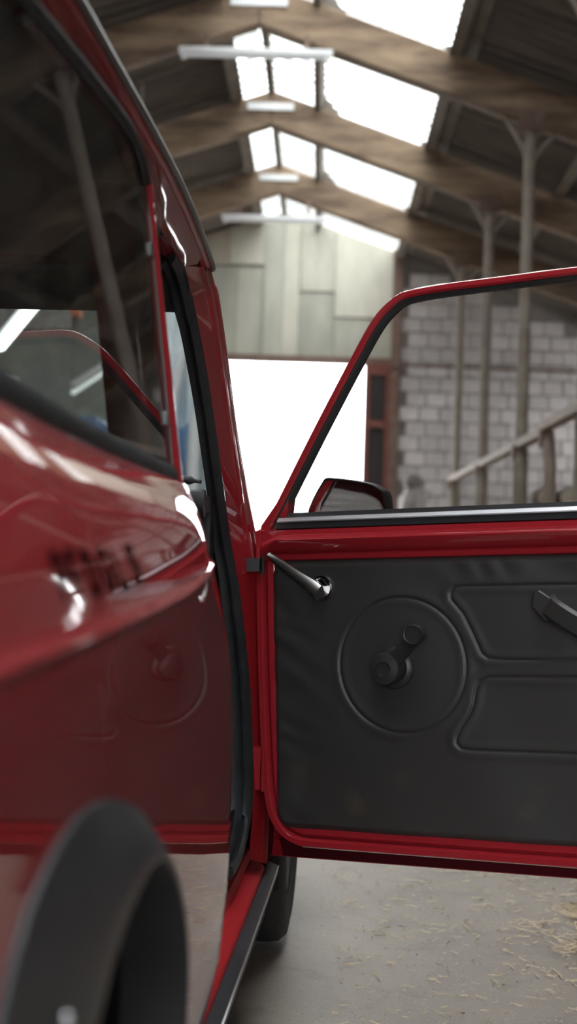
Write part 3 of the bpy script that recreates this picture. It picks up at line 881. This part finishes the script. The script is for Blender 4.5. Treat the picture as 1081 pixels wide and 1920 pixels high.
b = MB(); b.loft([[(lerp(-.24, 2*CX + .24, i/8), .42 - .06*math.sin(math.pi*i/8), z) for i in range(9)] for z in (.2, .5, .8, .9)])
b.loft([[(lerp(-.24, 2*CX + .24, i/8), .42 - .06*math.sin(math.pi*i/8), .9) for i in range(9)], [(lerp(-.335, 2*CX + .335, i/8), .56, 1.30) for i in range(9)]])
part('tail_panel', b, M_paint, smooth=40)
# closed far-side door
b = MB(); b.loft([[(2*CX - interp(z, PZ, PX), y, z) for z in (.26, .36, .5, .65, .75, .86)] for y in (1.57, 2.0, 2.4)])
part('far_door', b, M_paint, smooth=60)
b = MB(); b.loft([[(2*CX + .245, 1.57, .88), (2*CX + .31, 1.57, 1.2)], [(2*CX + .245, 2.3, .88), (2*CX + .31, 2.08, 1.2)]])
part('far_door_glass', b, G_side, smooth=180)

# ---- wheel-arch flares --------------------------------------------------------------
def flare(J, lip, xj, xl, name):
    b = MB(); n = 48
    Js = spline([(y, z, 0) for y, z in J], 5); Ls = spline([(y, z, 0) for y, z in lip], 5)
    def res(c, n):
        d = [0]
        for p, q in zip(c, c[1:]): d.append(d[-1] + (q - p).length)
        out = []
        for i in range(n + 1):
            s = d[-1]*i/n; k = max(0, min(len(c) - 2, next((m for m in range(len(d) - 1) if d[m+1] >= s), len(c) - 2)))
            t = (s - d[k])/max(1e-9, d[k+1] - d[k]); out.append(c[k].lerp(c[k+1], t))
        return out
    A, L = res(Js, n), res(Ls, n); rows = []
    for a, l in zip(A, L):
        bx = sidex(a.x, a.y) if xj is None else xj(a.y)
        lx = xl(l.y)
        r = [(bx - .004, a.x, a.y), (bx + .003, a.x, a.y), (bx + .006, lerp(a.x, l.x, .12), lerp(a.y, l.y, .12)),
             (lerp(bx, lx, .40) + .004, lerp(a.x, l.x, .45), lerp(a.y, l.y, .40)), (lerp(bx, lx, .75) + .004, lerp(a.x, l.x, .78), lerp(a.y, l.y, .74)),
             (lx, lerp(a.x, l.x, .96), lerp(a.y, l.y, .95)), (lx - .001, l.x, l.y), (lx - .006, l.x, l.y), (lx - .05, l.x, l.y)]
        rows.append(r)
    b.loft(rows)
    return part('wheel_arch_flare', b, M_plastic, smooth=50, mirror=True)
LIP = [(.60, .18), (.602, .30), (.612, .42), (.638, .505), (.680, .553), (.728, .582), (.768, .600), (.833, .612), (.886, .612), (.946, .590), (1.002, .552), (1.032, .512), (1.043, .455), (1.045, .33), (1.045, .18)]
xlip = lambda z: interp(z, [.18, .30, .40, .50, .60], [-.158, -.146, -.1385, -.136, -.136])
rf = flare(JC, LIP, None, xlip, 'rear')
part('flare_screw', MB().lathe([(.001, .003), (.0035, .0025), (.0045, 0)], lambda x, y, d: (sidex(.63, .60) + .014 + d, .648 + x, .590 + y), 10), M_alu, smooth=50)
LIPF = [(2.70, .26), (2.70, .32), (2.715, .40), (2.76, .48), (2.85, .535), (2.95, .545), (3.06, .52), (3.14, .46), (3.18, .36), (3.185, .26)]
JF2 = [(2.62, .26), (2.625, .32), (2.64, .42), (2.68, .52), (2.75, .58), (2.88, .615), (2.98, .615), (3.10, .59), (3.2, .53), (3.25, .44), (3.265, .30), (3.27, .26)]
flare(JF2, LIPF, lambda z: interp(z, PZ, PX) - .018, lambda z: -.165, 'front')

# ---- wheels -----------------------------------------------------------------------------
def wheel(yc, xo, r=.25, wd=.165):
    fn = lambda x, y, d: (xo - d, yc + x, r + y)
    b = MB().lathe([(.155, .03), (.165, .008), (.20, 0), (.232, .006), (.2445, .02), (.248, .04), (.248, .07), (.244, .073), (.244, .078), (.248, .081), (.248, .11), (.2445, .145), (.235, .158), (.20, wd), (.16, wd - .02)], fn, 48)
    t = part('wheel', b, M_tyre, smooth=40, mirror=False)
    part('rim', MB().lathe([(.001, .02), (.05, .018), (.06, .035), (.10, .045), (.13, .03), (.155, .012), (.162, .014), (.158, .06), (.158, .14)], fn, 32), mat('grey_alloy', (.25, .25, .26), .4, metal=.8), t, smooth=40)
    for xo2 in (2*CX - xo,):
        f2 = lambda x, y, d: (xo2 + d, yc + x, r + y)
        b = MB().lathe([(.155, .03), (.165, .008), (.20, 0), (.232, .006), (.2445, .02), (.248, .04), (.248, .11), (.2445, .145), (.235, .158), (.20, wd), (.16, wd - .02)], f2, 40)
        t = part('wheel', b, M_tyre, smooth=40)
        part('rim', MB().lathe([(.001, .02), (.05, .018), (.10, .045), (.155, .012), (.158, .14)], f2, 24), MATS['grey_alloy'], t, smooth=40)
wheel(.825, -.185); wheel(2.955, -.180)
def well(J, y0, y1):
    b = MB(); P = [(y, z + .0) for y, z in J]
    b.loft([[(-.185 if k == 0 else -.46, y, z) for y, z in P] for k in (0, 1)])
    b.add([(-.46, y, z) for y, z in P], [tuple(range(len(P)))])
    return b
part('wheel_well', well(JC, 0, 0), M_void, smooth=None, mirror=True)
part('wheel_well', well(JF, 0, 0), M_void, smooth=None, mirror=True)

# ---- model lettering on the shoulder (blurred dark decal) ----------------------------------
def lettering():
    b = MB(); ink = []
    def P(y, z): return (shoulder_x(y, z) + .0009, y, z)
    def stroke(p, q, wd):
        (y0, z0), (y1, z1) = p, q; n = 5
        dy, dz = y1 - y0, z1 - z0; L = math.hypot(dy, dz) or 1; ny, nz = -dz/L*wd, dy/L*wd
        r = []
        for i in range(n + 1):
            t = i/n; y, z = lerp(y0, y1, t), lerp(z0, z1, t); r.append([P(y - ny, z - nz), P(y + ny, z + nz)])
        b.loft(r)
    return b, stroke
LT = {'D': [((0, 0), (0, 1)), ((0, 1), (.55, .9)), ((.55, .9), (.7, .5)), ((.7, .5), (.55, .1)), ((.55, .1), (0, 0))],
      'F': [((0, 0), (0, 1)), ((0, 1), (.7, 1)), ((0, .52), (.5, .52))],
      'C': [((.7, .85), (.35, 1)), ((.35, 1), (0, .7)), ((0, .7), (0, .3)), ((0, .3), (.35, 0)), ((.35, 0), (.7, .15))],
      'P': [((0, 0), (0, 1)), ((0, 1), (.6, 1)), ((.6, 1), (.7, .75)), ((.7, .75), (.6, .5)), ((.6, .5), (0, .5))],
      'G': [((.7, .85), (.35, 1)), ((.35, 1), (0, .7)), ((0, .7), (0, .3)), ((0, .3), (.35, 0)), ((.35, 0), (.7, .15)), ((.7, .15), (.7, .5)), ((.7, .5), (.4, .5))],
      'L': [((0, 1), (0, 0)), ((0, 0), (.65, 0))],
      'S': [((.65, .9), (.3, 1)), ((.3, 1), (.05, .78)), ((.05, .78), (.6, .3)), ((.6, .3), (.4, 0)), ((.4, 0), (0, .1))]}
M_decal = mat('black_decal', (.006, .004, .004), .8, spec=0)
y = .742
for k, chh in enumerate('PFDGLS'):
    b, stroke = lettering()
    zb = crease_z(y) + .020; hh = .024; ww = .026 + .003*k
    for p, q in LT[chh]:
        stroke((y + p[0]*ww + (1 - p[1])*.006, zb + p[1]*hh), (y + q[0]*ww + (1 - q[1])*.006, zb + q[1]*hh), .0031)
    y += .033 + .0042*k
    part('letter', b, M_decal, smooth=None)

# ==================================================================== OPEN DOOR
HGX, HGY = -.200, 2.37
AO = math.radians(68); PHI = .056
cph, sph = math.cos(PHI), math.sin(PHI)
def dr(a, bb, w=0.0):
    """door axes: a from the hinge along the door, bb up from the lower edge, w towards the cabin side"""
    u = a*cph - bb*sph; z = .33 + a*sph + bb*cph
    return (HGX + u*math.sin(AO) - w*math.cos(AO), HGY - u*math.cos(AO) - w*math.sin(AO), z)
def dpath(pts, w): return [dr(a, q, w) for a, q in pts]
AE = .862
OUT = [(.003, .506), (.003, .44), (.003, .32), (.005, .20), (.008, .11), (.013, .058), (.024, .024), (.045, .0), (.072, -.012), (.109, -.014), (.30, -.015), (.60, -.016), (.80, -.016), (.835, -.010), (.853, .008), (AE, .04), (AE, .20), (AE, .506)]
def inset(poly, d, closed=True):
    out = []; n = len(poly)
    for i in range(n):
        p0 = Vector(poly[i-1]); p1 = Vector(poly[i]); p2 = Vector(poly[(i+1) % n])
        if not closed and i == 0: p0 = p1 - (p2 - p1)
        if not closed and i == n-1: p2 = p1 + (p1 - p0)
        e1 = (p1 - p0).normalized(); e2 = (p2 - p1).normalized()
        n1 = Vector((-e1.y, e1.x)); n2 = Vector((-e2.y, e2.x)); m = n1 + n2
        if m.length < 1e-6: m = n1
        m.normalize(); c = max(.4, m.dot(n1))
        out.append(tuple(p1 + m*(d/c)))
    return out
Os = [tuple(p) for p in spline(OUT, 4)]
b = MB()
body = Os + []
b.prism(inset(body, .004), lambda a, q, d: dr(a, q, d), -.045, -.004)
door = part('door', b, M_paint, smooth=30)
# pressed double flange round the inner face
for d0, d1, h in ((0.0, .0155, .010), (.0185, .034, .0045)):
    A = inset(Os, d0, False); B = inset(Os, d0 + .003, False); C_ = inset(Os, d1 - .004, False); D_ = inset(Os, d1, False)
    m = MB(); m.loft([dpath(A, -.012), dpath(A, h*.55 - .001), dpath(B, h), dpath(C_, h), dpath(D_, h*.45), dpath(D_, -.008)])
    part('pressed_flange', m, M_paint, door, smooth=40)
# shelf above the trim panel
m = MB(); rows = []
for a in [lerp(.006, AE - .004, i/40) for i in range(41)]:
    e = smooth01((a - .004)/.045)
    dz = -.02*(1 - e)
    rows.append([dr(a, .452, -.006), dr(a, .4565, .006), dr(a, .4625, .008), dr(a, .4638, .008), dr(a, .4646, .003), dr(a, .4662, .003), dr(a, .467, .006), dr(a, .476 + dz, .011*e + .006), dr(a, .4855 + dz, .021*e + .006), dr(a, .4885 + dz, .0225*e + .006), dr(a, .4915 + dz*.9, .0205*e + .006), dr(a, .4945 + dz*.8, .009*e + .006), dr(a, .4975 + dz*.6, .004*e + .006), dr(a, .5055, .009), dr(a, .510, -.01)])
m.loft(rows); part('window_ledge', m, M_paint, door, smooth=50)
# outer skin (slightly bowed), wraps under
m = MB(); rows = []
for i in range(25):
    a = lerp(-.004, AE + .004, i/24)
    u_ = max(0, (a - (AE - .07))/.074); lift = .07*(1 - math.sqrt(max(0, 1 - u_*u_)))
    rows.append([dr(a, .520, -.045), dr(a, .40, -.066), dr(a, .22, -.074), dr(a, max(.06, lift), -.066), dr(a, -.020 + lift, -.056), dr(a, -.040 + lift, -.050), dr(a, -.042 + lift, -.047), dr(a, -.039 + lift, -.044)])
m.loft(rows)
m.loft([rows[-1], [dr(AE - .002, q, -.008) for q in (.515, .40, .22, .07, .05, .035, .032, .03)]]); part('outer_skin', m, M_paint, door, smooth=60)
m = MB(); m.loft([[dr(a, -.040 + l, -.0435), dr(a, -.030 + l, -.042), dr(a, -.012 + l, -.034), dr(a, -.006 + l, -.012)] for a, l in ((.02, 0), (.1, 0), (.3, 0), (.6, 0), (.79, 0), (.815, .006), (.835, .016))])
part('lower_lip', m, mat('shade_maroon_paint', (.075, .008, .011), .6), door, smooth=40, label='red underside with shade put into its colour')  # shade below the flange is put into this dark colour
# hinge-side edge face
m = MB(); E0 = Os[:30]
m.loft([dpath([(a - .004, q) for a, q in E0], -.050), dpath(E0, -.006)]); part('edge_face', m, M_paint, door, smooth=50)

# black weather strip with bright line
m = MB(); rows = []
for a in (.042, .06, .2, .4, .6, AE - .01):
    rows.append([dr(a, .507, -.012), dr(a, .508, .008), dr(a, .5185, .006), dr(a, .519, .004), dr(a, .5265, .0), dr(a, .528, -.004), dr(a, .5345, -.008), dr(a, .5345, -.022)])
m.loft(rows, caps=True); part('weather_strip', m, M_trimv, door, smooth=30)
m = MB().loft([[dr(a, .5185, .0085), dr(a, .5205, .0085), dr(a, .5265, .0012)] for a in (.045, .2, .5, AE - .012)])
part('bright_strip', m, M_alu, door, smooth=40)

# window frame
FO = [(.010, .505), (.038, .55), (.104, .662), (.164, .76), (.203, .822), (.224, .850), (.244, .868), (.262, .880), (.284, .886), (.342, .890), (.448, .8915), (.558, .893), (.70, .892), (.79, .886), (.822, .876), (.838, .855), (.845, .82), (.853, .70), (.860, .51)]
Fs = [tuple(p) for p in spline(FO, 4)]
def inn(d): return [(a, q) for a, q in inset(Fs, -d, False)]
m = MB(); rows = [dpath(inn(0), -.030), dpath(inn(-.001), -.016), dpath(inn(.0), -.004), dpath(inn(.003), .001), dpath(inn(.010), .002), dpath(inn(.0135), -.001), dpath(inn(.014), -.006), dpath(inn(.0155), -.030)]
m.loft(rows); m.loft([dpath(inn(.0155), -.030), dpath(inn(0), -.030)])
part('window_frame', m, M_paint, door, smooth=40)
m = MB(); m.loft([dpath(inn(.0130), -.004), dpath(inn(.0145), -.0015), dpath(inn(.0165), -.003), dpath(inn(.0195), -.008), dpath(inn(.0195), -.022), dpath(inn(.014), -.024)])
part('frame_rubber', m, M_rubber, door, smooth=50)
gi = inn(.018)
m = MB()
poly = [p for p in gi if p[1] > .515]
m.add(dpath(poly, -.014), [tuple(range(len(poly)))])
m.add(dpath(poly, -.018), [tuple(range(len(poly)))])
part('door_window', m, G_door, door, smooth=None)
# front corner gusset between frame foot and belt
m = MB().prism([(.004, .49), (.05, .505), (.055, .512), (.062, .56), (.04, .552), (.010, .515)], lambda a, q, d: dr(a, q, d), -.03, -.003)
part('corner_gusset', m, M_paint, door, smooth=30)

# ---- trim panel: quilted vinyl with welded seams
UP = [(.3465, .398), (.354, .407), (.37, .4085), (.60, .4085), (.785, .4085), (.80, .40), (.80, .305), (.79, .295), (.60, .295), (.425, .295), (.405, .297), (.395, .304), (.389, .318), (.382, .334), (.366, .366), (.347, .388)]
LO = [(.80, .165), (.79, .155), (.60, .155), (.375, .155), (.358, .157), (.351, .164), (.351, .173), (.361, .192), (.373, .208), (.380, .224), (.384, .246), (.390, .261), (.405, .268), (.60, .2695), (.79, .2695), (.80, .26)]
def sdf(px, py, poly):
    d = 1e9; inside = False; n = len(poly)
    for i in range(n):
        x0, y0 = poly[i]; x1, y1 = poly[(i+1) % n]
        ex, ey = x1 - x0, y1 - y0; wx, wy = px - x0, py - y0
        t = max(0, min(1, (wx*ex + wy*ey)/(ex*ex + ey*ey)))
        d = min(d, math.hypot(wx - ex*t, wy - ey*t))
        if (y0 > py) != (y1 > py) and px < (x1 - x0)*(py - y0)/(y1 - y0) + x0: inside = not inside
    return -d if inside else d
PA0, PA1, PB0, PB1 = .031, .829, .013, .4565
def pad(a, q):
    # rounded rectangle edge distance
    rr = .030
    cx, cy = (PA0+PA1)/2, (PB0+PB1)/2
    dx, dy = abs(a - cx) - (PA1-PA0)/2 + rr, abs(q - cy) - (PB1-PB0)/2 + rr
    ed = -(math.hypot(max(dx, 0), max(dy, 0)) + min(max(dx, dy), 0) - rr)
    w = .0115*math.sqrt(max(0, min(1, ed/.012)))if ed < .012 else .0115
    r = math.hypot(a - .2625, q - .2850)
    g = r - .1070
    w -= .0027*math.exp(-(g/.0015)**2); w += .0006*math.exp(-((g + .007)/.006)**2) + .0008*math.exp(-((g - .007)/.007)**2)
    if a > .30:
        for P_ in (UP, LO):
            s = sdf(a, q, P_)
            if abs(s) < .03:
                w -= .0028*math.exp(-(s/.0015)**2); w += .0007*math.exp(-((s + .007)/.006)**2) + .0010*math.exp(-((s - .007)/.007)**2)
    # soft wrinkles near the hinge end and under the top edge
    k = math.exp(-((a - .03)/.07)**2)
    w += k*(.0007*math.sin(q*62 + 2.2*math.sin(q*23) + 3*math.sin(a*34 + q*11)) + .0004*math.sin(q*131 + a*70 + 2*math.sin(q*37)))
    k2 = smooth01((q - .405)/.03)*smooth01((a - .26)/.08)
    w += k2*.0005*math.sin(a*110 + q*70 + 2*math.sin(a*31))
    w += .0005*math.sin(a*31 + q*17)
    return max(w, .0)
def trim_panel():
    b = MB(); na, nq = 400, 222; rows = []
    for i in range(na + 1):
        a = lerp(PA0, PA1, i/na); row = []
        for j in range(nq + 1):
            q = lerp(PB0, PB1, j/nq)
            # pull corners round
            rr = .030; cx, cy = (PA0+PA1)/2, (PB0+PB1)/2; hx, hy = (PA1-PA0)/2 - rr, (PB1-PB0)/2 - rr
            dx, dy = a - cx, q - cy; ex, ey = max(abs(dx) - hx, 0), max(abs(dy) - hy, 0)
            aa, qq = a, q
            if ex > 0 and ey > 0:
                L = math.hypot(ex, ey)
                k = max(ex, ey)/L
                aa = cx + math.copysign(hx + ex*k, dx); qq = cy + math.copysign(hy + ey*k, dy)
            row.append(dr(aa, qq, -.004 + pad(aa, qq)*1.25))
        rows.append(row)
    b.loft(rows); return b
M_panel = mat('charcoal_door_vinyl', (.0255, .0245, .024), .45, noise=(5.5, (.030, .029, .028), .35, .65), bump=(450, .10, .0015))
# worn dusty scuffs low by the hinge
nt = M_panel.node_tree; bs = nt.nodes['Principled BSDF']
prev = bs.inputs['Base Color'].links[0].from_socket
tc = nt.nodes.new('ShaderNodeTexCoord'); n = nt.nodes.new('ShaderNodeTexNoise'); n.inputs['Scale'].default_value = 14; n.inputs['Detail'].default_value = 8
nt.links.new(tc.outputs['Object'], n.inputs['Vector'])
cr = nt.nodes.new('ShaderNodeValToRGB'); cr.color_ramp.elements[0].position = .58; cr.color_ramp.elements[1].position = .80
cr.color_ramp.elements[0].color = (0, 0, 0, 1); cr.color_ramp.elements[1].color = (.55, .55, .55, 1)
nt.links.new(n.outputs['Fac'], cr.inputs['Fac'])
sx = nt.nodes.new('ShaderNodeSeparateXYZ'); nt.links.new(tc.outputs['Object'], sx.inputs[0])
mr = nt.nodes.new('ShaderNodeMapRange'); mr.inputs['From Min'].default_value = .52; mr.inputs['From Max'].default_value = .40
nt.links.new(sx.outputs['Z'], mr.inputs['Value'])
mm = nt.nodes.new('ShaderNodeMath'); mm.operation = 'MULTIPLY'; nt.links.new(cr.outputs[0], mm.inputs[0]); nt.links.new(mr.outputs[0], mm.inputs[1])
mix = nt.nodes.new('ShaderNodeMixRGB'); mix.inputs[2].default_value = (.10, .075, .05, 1)
nt.links.new(mm.outputs[0], mix.inputs[0]); nt.links.new(prev, mix.inputs[1]); nt.links.new(mix.outputs[0], bs.inputs['Base Color'])
part('trim_panel', trim_panel(), M_panel, door, smooth=180)

# ---- window crank
def on(a0, q0): return lambda x, y, d: dr(a0 + x, q0 + y, d)
WB = .011
b = MB().lathe([(.034, WB - .004), (.034, WB), (.031, WB + .004), (.024, WB + .006), (.0235, WB + .012), (.025, WB + .016), (.0255, WB + .038), (.024, WB + .044), (.0125, WB + .046), (.0115, WB + .042), (.0005, WB + .042)], on(.250, .281), 32)
crank = part('window_crank', b, mat('black_crank_plastic', (.022, .022, .022), .4), smooth=40, label='black plastic window winder')
ar = MB(); p0, p1 = Vector((.252, .283)), Vector((.309, .336)); dd = (p1 - p0).normalized(); nn = Vector((-dd.y, dd.x))
rows = []
for t, hw, d0, d1 in ((0, .013, .026, .040), (.15, .0125, .028, .041), (.4, .0115, .032, .043), (.75, .0105, .036, .047), (1.0, .010, .037, .048)):
    c = p0.lerp(p1, t)
    rows.append([dr(c.x + nn.x*hw*s, c.y + nn.y*hw*s, WB + d) for s, d in ((-1, d0), (-1, d1 - .003), (-.8, d1), (.8, d1), (1, d1 - .003), (1, d0))])
ar.loft(rows, close=True, caps=True); part('crank_arm', ar, MATS['black_crank_plastic'], crank, smooth=40)
kb = MB().lathe([(.010, WB + .036), (.014, WB + .044), (.0165, WB + .056), (.0165, WB + .066), (.0145, WB + .070), (.013, WB + .0695), (.0125, WB + .067), (.0005, WB + .067)], on(.309, .336), 24)
part('crank_knob', kb, MATS['black_crank_plastic'], crank, smooth=40)
# ---- inner door release lever
b = MB().lathe([(.0215, WB - .004), (.0215, WB), (.0195, WB + .005), (.0165, WB + .006), (.015, WB + .002), (.0005, WB + .002)], on(.127, .409), 28)
lv = part('release_lever', b, M_chrome, smooth=40, label='chrome door release lever')
m = MB(); rows = []
for t, hw, c in ((0, .0105, .014), (.12, .012, .018), (.4, .0098, .024), (.8, .0070, .029), (1, .0045, .027)):
    p = Vector((.127, .405)).lerp(Vector((.043, .465)), t); d_ = (Vector((.043, .465)) - Vector((.127, .405))).normalized(); n_ = Vector((-d_.y, d_.x))
    rows.append([dr(p.x + n_.x*hw*s, p.y + n_.y*hw*s, WB + c + e) for s, e in ((-1, -.004), (-.9, .002), (0, .005), (.9, .002), (1, -.004), (0, -.004))])
m.loft(rows, close=True, caps=True); part('lever_arm', m, mat('worn_grey_chrome', (.36, .355, .34), .3, metal=1.0), lv, smooth=50)
m = MB().prism([(.123, .388), (.139, .398), (.135, .412), (.105, .418)], lambda a, q, d: dr(a, q, d), WB + .002, WB + .016)
part('lever_boss', m, MATS['worn_grey_chrome'], lv, smooth=30)
# ---- grab handle
m = MB()
P = spline([(.503, .382, .020), (.522, .370, .042), (.56, .348, .054), (.62, .316, .058), (.68, .286, .052), (.715, .27, .036), (.725, .265, .012)], 5)
rows = []
for i, p in enumerate(P):
    q = P[min(i+1, len(P)-1)]; r_ = P[max(i-1, 0)]; t = (q - r_).normalized()
    n_ = Vector((-t.y, t.x, 0)).normalized(); bq = t.cross(n_)
    hw = .017 if i > 3 else .0195
    rows.append([dr(*(p + n_*hw*c + bq*.010*s)) for c, s in ((-1, -.3), (-1, .3), (-.7, .9), (.7, .9), (1, .3), (1, -.3), (.7, -.9), (-.7, -.9))])
m.loft(rows, close=True, caps=True)
gh = part('grab_handle', m, mat('dark_grab_plastic', (.03, .029, .028), .35), smooth=40, label='dark plastic grab handle')
m = MB().prism([(.484, .376), (.506, .352), (.529, .372), (.523, .385), (.497, .402), (.488, .398)], lambda a, q, d: dr(a, q, d), WB - .004, WB + .030)
o = part('handle_foot', m, MATS['dark_grab_plastic'], gh, smooth=30); bevel(o, .003)
m = MB().prism([(.71, .26), (.745, .24), (.755, .265), (.72, .285)], lambda a, q, d: dr(a, q, d), WB - .004, WB + .024)
o = part('handle_foot', m, MATS['dark_grab_plastic'], gh, smooth=30); bevel(o, .003)

# ---- hinges and check strap
for z0, z1, x0, x1, y0, mt in ((.768, .790, -.249, -.214, 2.345, M_rubber), (.408, .478, -.219, -.202, 2.350, M_paint)):
    h = part('door_hinge', MB().box((x0, y0, z0), (x1, y0 + .06, z1)), mt, smooth=None)
    part('hinge_pin', MB().tube([(x1 + .004, y0 + .012, z0 - .004), (x1 + .004, y0 + .012, z1 + .004)], .004, 8), M_dchrome if z0 > .5 else M_paint, h)

# ---- door mirror (outside, beyond the belt)
MO = [(.030, .500), (.040, .548), (.066, .592), (.082, .600), (.150, .589), (.176, .577), (.188, .562), (.190, .500)]
Ms = [tuple(p) for p in spline(MO, 3)]
m = MB(); c0 = (.11, .545)
def sc(poly, k): return [(c0[0] + (a - c0[0])*k, c0[1] + (q - c0[1])*k) for a, q in poly]
MW = -.13
m.loft([dpath(sc(Ms, .90), MW - .004), dpath(sc(Ms, .905), MW + .004), dpath(sc(Ms, .97), MW + .006), dpath(Ms, MW), dpath(sc(Ms, 1.0), MW - .02), dpath(sc(Ms, .85), MW - .05), dpath(sc(Ms, .5), MW - .07), dpath(sc(Ms, .05), MW - .073)], close=True)
mir = part('door_mirror', m, mat('mirror_housing', (.017, .017, .018), .45), smooth=40, label='black plastic outside mirror')
gp = sc(Ms, .91)
m = MB(); v = [dr(a, q, MW - .003 - (a - .11)*.20) for a, q in gp]; m.add(v, [tuple(range(len(v)))])
part('mirror_glass', m, G_mirror, mir, smooth=None)
part('mirror_arm', MB().tube([dr(.09, .50, MW - .03), dr(.085, .47, MW + .03), dr(.08, .46, -.06)], .015, 8), MATS['mirror_housing'], mir)
